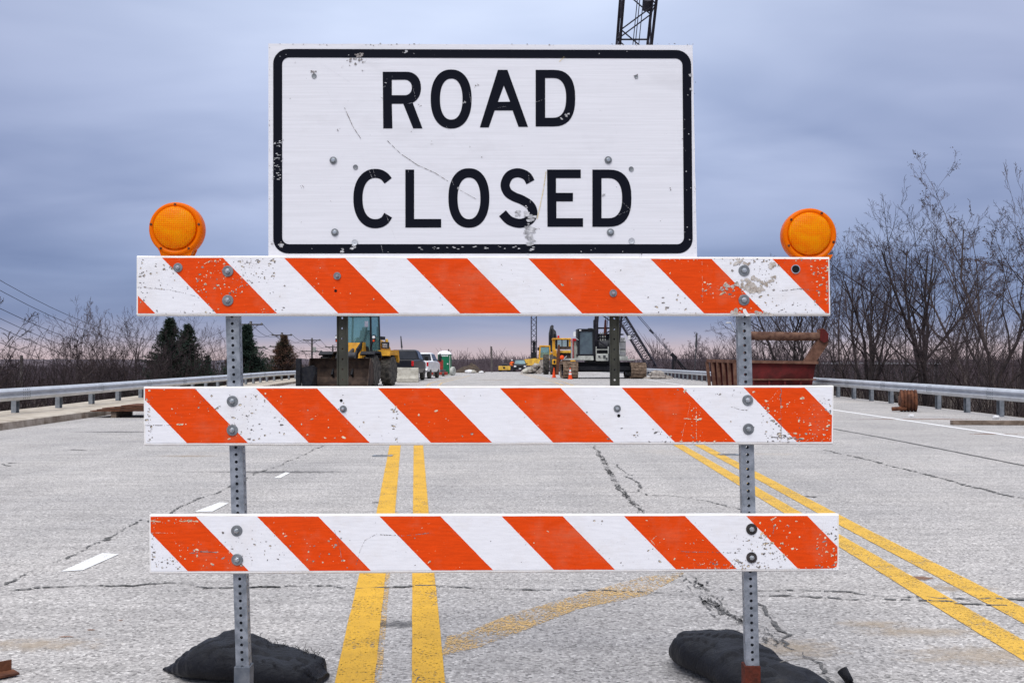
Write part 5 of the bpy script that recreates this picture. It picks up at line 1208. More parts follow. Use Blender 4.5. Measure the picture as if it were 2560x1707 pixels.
# yellow crane far
KY = 170
t = thing('yellow_crane', (P(1330,925,KY).x, KY, road_z(KY)), 'far yellow crane with a thin vertical dark lattice mast', 'crane')
q = MB(); q.prism([P(1302,905,KY), P(1312,899,KY), P(1338,896,KY), P(1350,897,KY), P(1350,908,KY), P(1344,913,KY), P(1306,912,KY)], (0,3,0)); q.build('body', M['cat2'], t, bevel=.08)
q = MB(); a = P(1334.5,899,KY+1); b_ = Vector((a.x+.05, KY+3, 27)); lattice(q, a, b_, .82, .82, 30, .075, .045); q.build('mast', M['lattice'], t)
q = MB(); q.pbox(1329, 852, 1343, 854.5, KY+.5, .9); q.pbox(1331.5, 855, 1339, 880, KY+.8, .5); q.pbox(1328.5, 880, 1341, 897, KY+.4, 1.1); q.build('mast_head_gear', M['black'], t, bevel=.03)
for u in (1306, 1338): q = MB(); q.pbox(u, 912, u+9, 930, KY+.2, 4); q.build('track', M['black'], t, bevel=.2)
# rubble pile of slabs between the dark car and the yellow loader
RY2 = 113; t = thing('rubble_pile', (P(1340,934,RY2).x, RY2+.5, 0), 'heap of broken concrete slabs in front of the yellow machines', 'rubble')
rr_ = random.Random(5)
for k in range(46):
    u = rr_.uniform(1312, 1366); f = (u-1308)/58; hmax = (930-896)*f*.95+3; v = 934 - rr_.uniform(0, hmax); Y = RY2 + rr_.uniform(-1, 2.5); c = P(u, v, Y); c.z = max(c.z, .1); s = rr_.uniform(.18, .62)
    Mx = Matrix.Translation(c) @ Matrix.Rotation(rr_.uniform(0,3), 4, 'Z') @ Matrix.Rotation(rr_.uniform(-.8,.8), 4, 'X'); q = MB()
    n = 6; pl = [Vector((math.cos(2*PI*i/n)*s*rr_.uniform(.6,1.2), math.sin(2*PI*i/n)*s*rr_.uniform(.5,1), -.09)) for i in range(n)]
    q.prism([Mx @ p for p in pl], (Mx.to_3x3() @ Vector((0,0,.24)))); q.build('slab', M['rock'] if k % 3 else M['jersey'], t)
for (u0, v0, u1, v1, h_) in ((1348,905,1375,888,9),(1342,930,1361,908,12)):
    q = MB(); q.prism([P(u0,v0,RY2-1), P(u1,v1,RY2-1), P(u1+3,v1+h_*.6,RY2-1), P(u0+4,v0+h_,RY2-1)], (0,1.2,0)); q.build('slab', M['rock'], t, bevel=.03)
# far yellow excavator (black raised arm) and loader in front of it
XY = 124; t = thing('yellow_excavator', (P(1365,930,XY).x, XY, 0), 'yellow excavator with a raised black arm behind the rubble heap', 'excavator')
q = MB(); q.pbox(1352, 881, 1392, 900, XY, 3.2); q.build('body', M['cat'], t, bevel=.12)
t2 = glass_box(t, P(1348,0,XY).x-t.location.x, P(1375,0,XY).x-t.location.x, -.5, 1.3, 1.6, P(0,866,XY).z, .08, M['cabglass'], M['cat'], .14)
q = MB(); q.prism([P(u,v,XY+.6) for u,v in ((1372,878),(1372,834),(1376,815),(1380,812),(1384,814),(1384,822),(1390,828),(1393,850),(1386,880))], (0,.7,0)); q.build('arm', M['dkgrey'], t, bevel=.06)
q = MB(); q.tube(P(1375,865,XY+.4), P(1379,822,XY+.4), .12,.10,8); q.tube(P(1384,880,XY+.5), P(1387,835,XY+.5), .12,.10,8); q.tube(P(1374,850,XY+.2), P(1374,838,XY+.2), .05,.05,6); q.build('cylinders', M['black'], t)
q = MB(); q.bar(P(1343,872,XY-.4), P(1350,872,XY-.4), .05,.05); q.pbox(1343.5, 868, 1348, 876, XY-.5, .1); q.build('mirror', M['black'], t)
for u in (1352, 1382): q = MB(); q.pbox(u, 903, u+13, 932, XY+.2, 3.6); q.build('track', M['mud'], t, bevel=.3)
LY = 104; t = thing('yellow_loader', (P(1405,935,LY).x, LY, 0), 'yellow loader with an upright rusty blade behind the orange cones', 'wheel loader')
lx = lambda u: P(u, 0, LY).x - t.location.x
q = MB(); q.pbox(1383, 874, 1392, 900, LY+.1, 2.4); q.pbox(1381, 846, 1388, 876, LY+.1, .3); q.pbox(1422, 847, 1427, 872, LY+.1, .3); q.pbox(1381, 845, 1428, 849, LY-.1, 2.0); q.pbox(1383, 885, 1425, 905, LY+.3, 3.4); q.build('body', M['cat'], t, bevel=.04)
q = MB(); q.pbox(1388.5, 850, 1421.5, 873, LY+.25, 1.6); q.build('cab_glass', M['cabglass'], t)
q = MB(); q.pbox(1389, 849, 1393.5, 872, LY+.15, .12); q.pbox(1404, 849, 1406, 872, LY+.15, .12); q.pbox(1417, 849, 1421, 870, LY+.15, .12); q.build('cab_pillars', M['black'], t)
q = MB(); q.pbox(1396, 876, 1430, 882, LY-.6, .5); q.build('cross_member', M['cat2'], t, bevel=.03)
q = MB(); q.pbox(1398, 866, 1431, 873, LY-.7, .3); q.pbox(1398, 882, 1430, 905, LY-.3, .2); q.build('front_plate', M['bucket'], t, bevel=.03)
q = MB(); q.prism([P(u,v,LY-1.0) for u,v in ((1396,862),(1400,862),(1400,880),(1396,941),(1390,941),(1391,905),(1393,880))], (0,.5,0)); q.build('blade', M['rust'], t, bevel=.02)
q = MB(); q.pbox(1381, 898, 1392, 911, LY-.9, .6); q.build('hitch', M['cat'], t, bevel=.04); q = MB(); q.pbox(1383.5, 901, 1388.5, 908, LY-.93, .06); q.build('hitch_socket', M['black'], t)
q = MB(); q.pbox(1426, 900, 1439, 908, LY-.6, .5); q.build('step', M['cat'], t, bevel=.04)
wheel(t, (lx(1383), .6, .98), .98, .62, .5, 16, rimmat=M['cat']); wheel(t, (lx(1366.5), 2.6, .98), .98, .55, .5, 16, rimmat=M['cat']); wheel(t, (lx(1428), .8, .98), .98, .6, .5, 16, rimmat=M['cat'])
q = MB(); q.ball(P(1405,893.5,LY-1.1), .22, 14, 9, (1,.6,1)); q.build('orange_lamp', M['orange'], t, smooth=True)
q = MB(); q.tube(P(1402,902,LY-1.05), P(1417,890,LY-1.05), .045,.045,8); q.build('rod', M['chrome'], t)
q = MB(); q.lathe([(0,.12),(.2,.11),(.26,.04)], P(1396,845,LY+.8), (0,0,1), 12); q.build('beacon', M['redlens'], t)
# cones
def cone(u, v, label, bands):
    c = G(u, v); t = thing('traffic_cone', (c.x, c.y, 0), label, 'traffic cone', 'orange cones by the crane'); H = .80
    q = MB(); q.box(-.19,.19,-.19,.19,0,.035); q.build('base', M['orange'], t, local=True, bevel=.008)
    q = MB(); q.lathe([(.03,.15),(H,.028),(H+.01,.02)], (0,0,0), (0,0,1), 20); q.build('body', M['orange'], t, local=True)
    for (z0, z1) in bands:
        q = MB(); r_ = lambda z: .15 - (.122)*(z-.03)/(H-.03) + .004
        q.lathe([(z0, r_(z0)), (z1, r_(z1))], (0,0,0), (0,0,1), 20); q.build('reflective_band', M['white'], t, local=True)
cone(1385, 944, 'plain orange traffic cone left of the crane track', [])
cone(1425.5, 947.6, 'orange traffic cone with two white bands in front of the crane track', [(.32,.44),(.52,.70)])
# ================================================================== CRAWLER CRANE
CY_ = 80; t = thing('crawler_crane', (P(1505,945,CY_).x, CY_+2, 0), 'grey crawler crane with a black lattice boom standing on two muddy tracks', 'crane')
def track(u0, u1, vtop, vbot, Y, L_, name='track'):
    x0 = P(u0, 0, Y).x; x1 = P(u1, 0, Y).x; zt = P(0, vtop, Y).z; r = zt/2; n = 12; ring = []
    for k in range(n+1): a = R(180*k/n); ring.append((Y + r - r*math.sin(a), r - r*math.cos(a)))       # front half circle
    for k in range(n+1): a = R(180*k/n); ring.append((Y + L_ - r + r*math.sin(a), r + r*math.cos(a)))
    q = MB(); m_ = len(ring)
    vs = [Vector((x, y_, z+.01)) for x in (x0, x1) for y_, z in ring]; yc, zc = Y+L_/2, r
    for x in (x0, x1):
        for y_, z in ring: dy = y_-max(min(y_, Y+L_-r), Y+r); dz = z-r; l = math.hypot(dy, dz) or 1; vs.append(Vector((x, y_-dy/l*.14, z-dz/l*.14+.01)))
    q.add(vs, [(i, (i+1) % m_, m_+(i+1) % m_, m_+i) for i in range(m_)] + [(i, 2*m_+i, 2*m_+(i+1) % m_, (i+1) % m_) for i in range(m_)] + [(m_+i, m_+(i+1) % m_, 3*m_+(i+1) % m_, 3*m_+i) for i in range(m_)] + [(2*m_+i, 3*m_+i, 3*m_+(i+1) % m_, 2*m_+(i+1) % m_) for i in range(m_)])
    # track shoes with grouser bars
    per = PI*2*r + 2*(L_-2*r); ns = int(per/.24)
    for k in range(ns):
        s = k/ns*per
        if s < PI*r: a = s/r; y_, z, ny, nz = Y+r-r*math.sin(a), r-r*math.cos(a), -math.sin(a), -math.cos(a)
        elif s < PI*r+(L_-2*r): y_, z, ny, nz = Y+r+(s-PI*r), 2*r, 0, 1
        elif s < 2*PI*r+(L_-2*r): a = (s-PI*r-(L_-2*r))/r; y_, z, ny, nz = Y+L_-r+r*math.sin(a), r+r*math.cos(a), math.sin(a), math.cos(a)
        else: y_, z, ny, nz = Y+L_-r-(s-2*PI*r-(L_-2*r)), 0, 0, -1
        if nz < -.9: continue
        f = Matrix.Translation((0, y_, z+.01)) @ Matrix.Rotation(math.atan2(-ny, nz), 4, 'X')
        q.box(x0-.02, (x0+x1)/2-.03, -.10, .08, -.01, .035, f); q.box((x0+x1)/2+.03, x1+.02, -.10, .08, -.01, .035, f); q.box(x0, x1, -.03, .0, .02, .075, f)
    o = q.build(name, M['mud'], t)
    q = MB()
    for yy_ in [Y+r] + [Y+r+ (L_-2*r)*k/6 for k in range(1,6)] + [Y+L_-r]:
        rr2 = r-.16 if yy_ in (Y+r, Y+L_-r) else .2; zc = r if rr2 > .2 else .36
        q.lathe([(x0+.08, rr2), (x0+.2, rr2*.8), (x1-.2, rr2*.8), (x1-.08, rr2)], (0, yy_, zc), (1,0,0), 16)
    q.box(x0+.25, x1-.25, Y+r, Y+L_-r, r*.6, r*1.45); q.build('track_frame', M['black'], o)
track(1408, 1444, 906, 946, CY_-.8, 5.6); track(1577, 1614, 909, 948, CY_-.8, 5.6)
q = MB(); q.pbox(1444, 905, 1577, 929, CY_+.6, 3.6); q.pbox(1440, 915, 1580, 926, CY_+.2, .8); q.pbox(1470, 900, 1550, 908, CY_+.3, 4.2); q.build('undercarriage', M['black'], t, bevel=.05)
q = MB(); q.pbox(1416, 896, 1484, 900, CY_-.2, 4.5); q.pbox(1546, 898, 1586, 901, CY_-.1, 4.5); q.build('walkway', M['lgrey'], t, bevel=.01)
q = MB(); q.pbox(1445, 889, 1484, 901, CY_-.15, 4.0); q.pbox(1490, 884, 1521, 902.5, CY_-.35, 1.0); q.pbox(1545, 890, 1570, 901, CY_-.1, 4.5); q.pbox(1433, 848, 1446, 898, CY_+1.2, 3.2); q.build('deck', M['lgrey'], t, bevel=.05)
for (u0,v0,u1,v1) in ((1496,889,1501,893),(1508,888,1514,895),(1515,894,1519,899)): q = MB(); q.pbox(u0,v0,u1,v1,CY_-.42,.08); q.build('deck_fitting', M['dkgrey'], t, bevel=.02)
q = MB(); q.pbox(1432, 846, 1440, 852, CY_+1.1, 3.0); q.pbox(1431.5, 846, 1433.5, 898, CY_+1.0, .2); q.build('red_trim', M['redlens'], t)
cabx0 = P(1445,0,CY_).x-t.location.x; cabx1 = P(1483,0,CY_).x-t.location.x
cf = glass_box(t, cabx0, cabx1, -2.05, -.3, P(0,888,CY_).z, P(0,826,CY_).z, .02, M['greybglass'], M['black'], .17)
q = MB(); q.pbox(1442.5, 822, 1448, 862, CY_-.1, 1.6); q.build('cab_side', M['dkgrey'], t, bevel=.04)
q = MB(); q.pbox(1448, 824, 1453, 827, CY_-.2, .1); q.build('cab_lamp', M['white'], t); q = MB(); q.pbox(1470, 820, 1482, 825, CY_, .5); q.build('air_unit', M['black'], t, bevel=.04)
q = MB(); q.bar(P(1439,845,CY_-.3), P(1446,850,CY_-.2), .04,.04); q.pbox(1433.5, 829, 1439.5, 841, CY_-.3, .06); q.build('mirror', M['white'], t, bevel=.01)
# machinery house with louvres on the right
q = MB(); q.pbox(1546.5, 844, 1564.5, 890, CY_+.3, 4.2); q.build('machinery_house', M['lgrey'], t, bevel=.03)
q = MB()
for (va, vb) in ((846,853),(857,873),(881,888)):
    v = va
    while v < vb: q.pbox(1549, v, 1564, v+.8, CY_+.22, .1); v += 2.0
q.build('louvres', M['white'], t)
q = MB()
for (va, vb) in ((845,854),(856,874.5),(880,889)): q.pbox(1548.5, va, 1564.2, vb, CY_+.27, .05)
q.build('louvre_recess', M['dkgrey'], t)
q = MB(); q.path([P(1563,838,CY_), P(1563,852,CY_), P(1560,852,CY_)], .04); q.path([P(1547,843,CY_), P(1548,885,CY_)], .05); q.build('handrail', M['white'], t)
q = MB(); q.path([P(1566,852,CY_), P(1570,848,CY_)], .03); q.pbox(1569.5, 838, 1576.5, 848.5, CY_-.1, .05); q.build('mirror', M['white'], t)
q = MB(); q.ball(P(1550,836,CY_+.6), .16, 12, 8, (1.9,1,.45)); q.tube(P(1550,844,CY_+.6), P(1550,837,CY_+.6), .05,.05,8); q.build('exhaust', M['black'], t)
# winch frame between cab and boom
q = MB()
for u in (1486, 1490, 1540): q.bar(P(u,900,CY_+.2), P(u,800,CY_+.9), .12, .25)
q.pbox(1484, 876, 1545, 889, CY_+.6, 1.6); q.pbox(1484, 834, 1545, 878, CY_+1.3, .9); q.pbox(1484, 800, 1496, 878, CY_+.9, .4); q.pbox(1496, 818, 1545, 822, CY_+1.0, .3); q.pbox(1484, 852, 1497, 900, CY_+.3, 1.6); q.pbox(1521, 858, 1545, 901, CY_+.2, 2.0); q.build('winch_frame', M['black'], t, bevel=.02)
q = MB(); q.lathe([(-.55,.50),(-.50,.50),(-.50,.36),(.50,.36),(.50,.50),(.55,.50)], P(1505,862,CY_+.7), (1,0,0), 26); q.build('winch_drum', M['dkgrey'], t)
q = MB(); q.path([P(1490.5,866,CY_-.3), P(1490.5,884,CY_-.3)], .04); q.path([P(1520.5,866,CY_-.3), P(1520.5,884,CY_-.3)], .04); q.path([P(1490.5,874,CY_-.3), P(1520.5,874,CY_-.3)], .035); q.build('guard_rail', M['lgrey'], t)
q = MB()
for k in range(9): u = 1500+(k%3)*6; v = 831+(k//3)*8; q.pbox(u, v, u+2.5, v+4.5, CY_+.5, .3)
q.build('linkage', M['lgrey'], t)
q = MB(); q.tube(P(1512,838,CY_+.3), P(1514,800,CY_+.6), .10, .08, 8); q.build('red_hose', M['rust_sleeve'], t)
# boom: foot at the deck, rising towards the camera
ba = P(1514, 868, CY_+1.4); bb = P(1585, 110, 62.0); bt = ba + (bb-ba)*1.55
q = MB(); Lb = (bt-ba).length; nb = int(Lb/1.55)
lattice(q, ba, bt, (1.70,1.86), (1.3,1.75), nb, .085, .042); q.build('boom', M['lattice'], t)
q = MB(); sd2 = Vector((1,0,0)); d_ = (bt-ba).normalized()
for o in (-.14, .02, .25): q.tube(ba.lerp(bt,.0)+Vector((o,.3,.4)), bt+Vector((o*.8+.2,.3,.4)), .026,.026,5, False)
q.build('hoist_ropes', M['wire'], t)
q = MB(); q.tube(bb.lerp(bt,.13)+Vector((.5,-.8,0)), bb.lerp(bt,.16)+Vector((.5,-.8,.2)), .3,.3,14); q.build('sheave', M['lattice'], t)
# counterweight mast behind
q = MB(); q.pbox(1470, 850, 1560, 895, CY_+4.2, 1.4); q.build('counterweight', M['dkgrey'], t, bevel=.08)
# ================================================================== second lattice boom beyond the right guardrail
BY = 118; t = thing('lattice_boom_crane', (P(1640,935,BY).x, BY, -2.3), 'inclined dark lattice crane boom leaning left beyond the right guardrail', 'crane')
a = P(1633, 922, BY); d1 = P(1555, 795, BY); b_ = a + (d1-a)*2.05
q = MB(); lattice(q, a, b_, .86, .86, 44, .085, .038, side=(1,0,.6)); q.build('boom', M['lattice'], t)
q = MB(); q.box(a.x-1.2, a.x+3.4, BY-1.2, BY+2, -1.9, a.z-.15); q.build('body', M['lattice'], t, bevel=.1)
for x in (-1.3, 3.4): q = MB(); q.box(a.x+x-.4, a.x+x+.4, BY-2, BY+3, -2.6, -1.8); q.build('track', M['mud'], t, bevel=.3)
q = MB(); pr = P(1598, 795, BY); dd = (P(1676, 884, BY)-pr); q.tube(pr - dd*1.2, pr+dd, .035,.035,5); q.tube(pr-dd*1.2+Vector((.2,0,.1)), pr+dd+Vector((.05,0,.12)), .03,.03,5); q.tube(P(1624,824,BY), P(1633,834,BY), .13,.08,8); q.tube(P(1590,845,BY), P(1652,915,BY), .02,.02,4); q.build('pendant_ropes', M['wire'], t)
q = MB(); q.bar(P(1684,930,BY), P(1686,893,BY), .45, .4); q.bar(P(1678,884,BY), P(1691,897,BY), .25, .4); q.tube(P(1690,896,BY), P(1716,924,BY), .11,.11,8); q.tube(P(1688,897,BY), P(1708,924,BY), .07,.07,8); q.build('gantry', M['black'], t)
# street light right
t = thing('street_light', (P(1846,900,110).x, 110, -2), 'slim pale street light leaning out beside the right barricade post', 'street light')
q = MB(); x = P(1849,0,110).x; q.tube((x,110,-2), (x,110,P(0,850,110).z), .09,.07,10); q.path([Vector((x,110,P(0,850,110).z)), P(1838,830,110), P(1828,809,110), P(1824,807,110)], .055, 8); q.build('pole', M['galv'], t)
q = MB(); q.ball(P(1821.5,807,110), .2, 12, 6, (1.6,.8,.4)); q.build('lamp_head', M['white'], t, smooth=True)
# ================================================================== TREES
def grow(seed, H, stems=3, spread=.25, r0=.09, levels=4, upright=.35, nb=7, leafy=0, thin=.006, lean=0, gaps=.3):
    """bare tree: returns trunk builder and crown (twigs) builder"""
    rg = random.Random(seed); tr = MB(); cw = MB(); lf = MB()
    def rv(s): return Vector((rg.gauss(0,s), rg.gauss(0,s), rg.gauss(0,s*.6)))
    def branch(p, d, L, r, lev):
        n = max(3, int(5 - lev*.5)); pts = [p]; rs = [r]; seg = L/n
        for i in range(n):
            d = (d + rv(.15+.03*lev) + Vector((0,0,upright*.14))).normalized(); p = p + d*seg; pts.append(p); rs.append(max(thin, r*(1-.78*(i+1)/n)))
        tgt = tr if lev <= 1 else cw
        for a, b_, ra, rb_ in zip(pts, pts[1:], rs, rs[1:]): tgt.tube(a, b_, ra, rb_, 6 if lev == 0 else (5 if lev == 1 else 3), False)
        if lev >= levels:
            if leafy and rg.random() < leafy:
                for q in pts[1:]:
                    for k in range(2):
                        c = q + rv(.06); s = rg.uniform(.014,.03); a, b_ = rv(1).normalized()*s, rv(1).normalized()*s
                        lf.add([c-a, c+b_, c+a, c-b_], [(0,1,2,3)])
            return
        k = nb if lev else nb+3
        for i in range(k):
            t = gaps + (1-gaps)*(i+rg.random())/k; j = min(int(t*n), n-1); f = t*n-j; q = pts[j].lerp(pts[j+1], f); dd = (pts[j+1]-pts[j]).normalized()
            sd_ = dd.orthogonal().normalized(); sd_.rotate(Matrix.Rotation(rg.uniform(0,2*PI), 3, dd)); ang = rg.uniform(.35,.85)
            nd = (dd*math.cos(ang) + sd_*math.sin(ang)).normalized(); nl = L*rg.uniform(.36,.6)*(1.1-.45*t); rr2 = max(thin, (rs[j]+(rs[j+1]-rs[j])*f)*.62)
            branch(q, nd, nl, rr2, lev+1)
    for s in range(stems):
        a = 2*PI*s/stems + rg.random(); d = Vector((math.cos(a)*spread+lean, math.sin(a)*spread, 1)).normalized()
        branch(Vector((math.cos(a)*.1*(stems > 1), math.sin(a)*.1*(stems > 1), -.2)), d, H*rg.uniform(.82, 1.0), r0*rg.uniform(.75, 1), 0)
    return tr, cw, lf
PROTO = {}
def tree_proto(key, bark, twig, **kw):
    tr, cw, lf = grow(**kw); H = kw['H']
    t = thing('bare_tree', (0,0,0), 'proto', 'tree'); a = tr.build('trunk', M[bark], t, local=True); b_ = cw.build('crown', M[twig], t, local=True)
    parts = [a, b_]
    if lf.v: parts.append(lf.build('dry_leaves', M['seed'], t, local=True))
    PROTO[key] = [t, parts, False, H]
tree_proto('vase', 'bark', 'twig', seed=1, H=8, stems=4, spread=.20, r0=.11, levels=4, upright=.8, nb=4, thin=.0045)
tree_proto('broad', 'bark', 'twig', seed=2, H=7, stems=3, spread=.33, r0=.10, levels=4, upright=.35, nb=4, thin=.0045)
tree_proto('single', 'bark', 'twig', seed=3, H=8, stems=1, spread=.05, r0=.13, levels=4, upright=.5, nb=5, thin=.0045, gaps=.2)
tree_proto('leafy', 'bark_pale', 'twig_pale', seed=4, H=9, stems=2, spread=.15, r0=.10, levels=4, upright=.7, nb=4, leafy=.6, thin=.0045)
tree_proto('scrub', 'bark', 'twig', seed=5, H=4.5, stems=6, spread=.4, r0=.035, levels=3, upright=.5, nb=5, thin=.0045)
tree_proto('pale', 'bark_pale', 'twig_pale', seed=6, H=7, stems=2, spread=.2, r0=.07, levels=4, upright=.8, nb=4, thin=.0045)
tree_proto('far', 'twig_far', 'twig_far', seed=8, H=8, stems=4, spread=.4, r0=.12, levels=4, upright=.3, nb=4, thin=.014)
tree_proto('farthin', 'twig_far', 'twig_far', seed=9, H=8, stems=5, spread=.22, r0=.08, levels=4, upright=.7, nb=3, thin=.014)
tree_proto('whip', 'bark', 'twig', seed=12, H=6, stems=2, spread=.12, r0=.04, levels=3, upright=.9, nb=5, thin=.005)
tree_proto('leaning', 'bark_pale', 'twig', seed=14, H=8, stems=2, spread=.2, r0=.13, levels=4, upright=.1, nb=5, thin=.009, lean=.55)
def plant(key, u, vtop, Y, label, group, rz=None, wide=1.0, cat='tree', name='bare_tree'):
    """a tree whose top reaches vtop as seen from the road, rooted on the terrain"""
    t, parts, used, H = PROTO[key]
    while u > CX+300 and P(u, 900, Y).x < interp(RG, Y) + 2.6: Y += 1.5
    while u < CX-300 and P(u, 900, Y).x > interp(LG, Y) - 2.6: Y += 1.5
    x = P(u, 900, Y).x; zb = ground_z(x, Y); ht = P(u, vtop, Y).z - zb; s = ht/(H*1.02)
    if not used: PROTO[key][2] = True; o = t
    else: o = copy_tree(t)
    if key == 'leaning': rz = 0
    o.name = name; o.location = (x, Y, zb); o.rotation_euler = (0, 0, rnd.uniform(0, 6.28) if rz is None else rz); o.scale = (s*wide, s*wide, s)
    o['label'] = label; o['category'] = cat; o['group'] = group; return o
GR = 'bare trees beyond the right guardrail'; GL = 'bare trees beyond the left guardrail'
R_ = [('scrub',1945,700,44,'dense low bare bush just right of the slanting hopper arm'),('broad',1985,650,50,'broad dark bare tree behind the right end of the top rail'),('vase',2030,690,38,'dark many-stemmed bare tree rooted just right of the red skip'),
      ('pale',2120,640,56,'pale thin bare tree with sparse top left of the tall dark tree'),('vase',2165,640,47,'dark bare tree with steep branches left of the rusty drum'),
      ('broad',2215,600,50,'spreading bare tree rising behind the rusty drum'),('whip',2255,650,40,'thin whippy bare sapling behind the rusty drum'),('vase',2335,548,41,'tallest dark many-stemmed bare tree behind the right guardrail'),
      ('pale',2385,600,52,'pale bare tree right of the tallest dark tree'),('leafy',2450,468,47,'tall pale tree with scattered dry leaves near the right edge'),('leafy',2560,440,43,'tall dry-leaved tree cut by the right edge of the photo'),
      ('single',2505,580,36,'straight bare tree between the two dry-leaved trees'),('scrub',2300,760,33,'low bare bush at the foot of the tallest dark tree'),('scrub',2420,790,31,'low bare bush behind the guardrail below the dry-leaved tree'),
      ('scrub',2520,770,29,'low bare bush at the right edge behind the guardrail'),('scrub',2150,790,36,'low bare bush behind the guardrail left of the drum'),('whip',2100,700,45,'thin bare sapling with parallel shoots left of the dark steep tree'),
      ('pale',2620,520,40,'pale bare tree just beyond the right edge'),('pale',2440,700,58,'far slim bare tree behind the pale one at right')]
for k, u, v, Y, lab in R_: plant(k, u, v, Y, lab, GR)
GM = 'bare trees in the middle distance right of the crane'
for k, u, v, Y, lab in [('far',1688,852,125,'grey spreading bare tree in the middle distance behind the black gantry'),('farthin',1765,862,112,'thick bare tree behind the leaning rod right of the black gantry'),('far',1825,868,105,'bare tree standing above the ribbed end of the red skip'),('farthin',1800,880,100,'low bushy bare tree above the left end of the red skip'),
                  ('farthin',1895,845,95,'bare tree seen under the lifting bar beside the right post'),('broad',1950,800,70,'dark bare tree seen through the frame of the lifting bar'),('far',1990,820,85,'grey bare tree under the right end of the lifting bar'),('far',1568,880,165,'small hazy bare tree right of the crane machinery'),('far',1735,890,140,'low hazy bare tree between the gantry and the leaning rod'),('whip',1898,800,60,'pair of thin bare shoots right of the right barricade post'),('farthin',1925,850,90,'bare bushy tree behind the middle of the lifting bar')]:
    plant(k, u, v, Y, lab, GM)
GF = 'far bare trees at the end of the road'
for k, u, v, Y, lab in [('far',1163,893,230,'spreading far bare tree above the left of the dirt pile'),('far',1192,888,210,'spreading far bare tree above the right of the dirt pile'),('farthin',1222,897,220,'dense far bare tree behind the lone bare pole'),('farthin',1240,903,240,'low far bare tree right of the lone bare pole'),('far',1140,905,250,'low hazy far tree just right of the toilet cabin'),('far',1085,900,240,'low hazy far tree between the white pickup and the toilet cabin'),('far',1500,900,180,'low hazy tree seen under the crane deck'),('far',1455,902,175,'low hazy tree seen between the crane tracks')]:
    plant(k, u, v, Y, lab, GF)
for k, u, v, Y, lab in [('leaning',-70,800,44,'leaning bare tree with raked branches at the left edge'),('vase',40,880,52,'bare bushy tree at the left edge behind the guardrail'),('whip',175,810,50,'pair of thin bare saplings right of the leaning tree'),('pale',212,800,47,'slender bare sapling with forked top under the wires'),('whip',245,815,55,'thin bare sapling right of the forked one'),
                  ('whip',300,830,52,'thin bare sapling midway to the conifer'),('vase',345,810,60,'thin many-stemmed bare tree left of the big conifer'),('whip',372,795,56,'slim bare sapling just left of the big conifer'),('whip',500,795,62,'bare sapling rising right of the twin conifers'),('pale',535,850,75,'pale bare sapling left of the left barricade post'),
                  ('scrub',110,880,46,'low bare bush under the wires'),('scrub',270,880,48,'low bare bush midway along the left guardrail'),('scrub',330,885,50,'low bare bush left of the big conifer'),('broad',140,870,70,'far spreading bare tree under the wires'),('whip',655,862,90,'thin bare tree between the two right-hand conifers'),('scrub',745,905,85,'low brown bush right of the bronzed conifer'),('far',520,905,140,'small round far bare tree left of the left post'),('vase',430,840,64,'bare tree mingled with the twin conifers')]:
    plant(k, u, v, Y, lab, GL)
for key in PROTO:
    if not PROTO[key][2]:
        for p_ in PROTO[key][1]: bpy.data.objects.remove(p_)
        bpy.data.objects.remove(PROTO[key][0])
# conifers: dark irregular drooping boughs of needle tufts
def conifer(u, vtop, Y, wpx, label, m='needle', seed=1, full=1.0, tiers=26):
    rg = random.Random(seed); x = P(u, 900, Y).x; zb = ground_z(x, Y); H = P(u, vtop, Y).z - zb; Wd = wpx*Y/F/2
    t = thing('conifer', (x, Y, zb), label, 'conifer', 'conifers beyond the left guardrail')
    q = MB(); q.tube((0,0,0), (0,0,H*.97), H*.018, .01, 7); q.build('trunk', M['bark'], t, local=True)
    q = MB(); limb = MB(); n = int(tiers*15*full)
    for k in range(n):
        f = (k/n)**.85; z = H*(.10 + .88*f); a = rg.uniform(0, 2*PI); L = Wd*1.35*(1-f)**1.0*rg.uniform(.4, 1.1)*(1+.45*pnoise(Vector((math.cos(a)*1.3, math.sin(a)*1.3, z*1.1+seed))))+.08
        dirv = Vector((math.cos(a), math.sin(a), rg.uniform(.05,.45))).normalized(); p0 = Vector((0,0,z)); limb.tube(p0, p0+dirv*L, .012, .004, 3, False)
        for j in range(int(9+L*9)):
            s = rg.uniform(.12, 1.0); c = p0 + dirv*L*s + Vector((rg.gauss(0,.07), rg.gauss(0,.07), rg.gauss(0,.06)-.06*s))
            for w_ in range(3):
                d = (dirv*.8 + Vector((rg.gauss(0,.6), rg.gauss(0,.6), rg.gauss(.15,.5)))).normalized(); l = rg.uniform(.10,.22); sd_ = d.orthogonal().normalized()*rg.uniform(.015,.035)
                q.add([c-sd_, c+sd_, c+d*l], [(0,1,2)])
    limb.build('boughs', M['bark'], t, local=True); q.build('needles', M[m], t, local=True); return t
conifer(425, 792, 66, 215, 'tallest dark conifer beyond the left guardrail, left of the left post', seed=1, full=1.5)
conifer(470, 808, 67.5, 175, 'slightly lower dark conifer joined to the right side of the tallest one', seed=2, full=1.2)
conifer(616, 812, 62, 100, 'dark green narrow conifer just right of the left barricade post', seed=3)
conifer(710, 838, 84, 110, 'bronzed ragged conifer in front of a utility pole left of the wheel loader', 'needle_brown', seed=4)
conifer(520, 885, 92, 46, 'small dark conifer low behind the guardrail left of the left post', seed=6, full=.6)
conifer(570, 895, 92, 40, 'small bronzed conifer hidden beside the left barricade post', 'needle_brown', seed=7, full=.6)
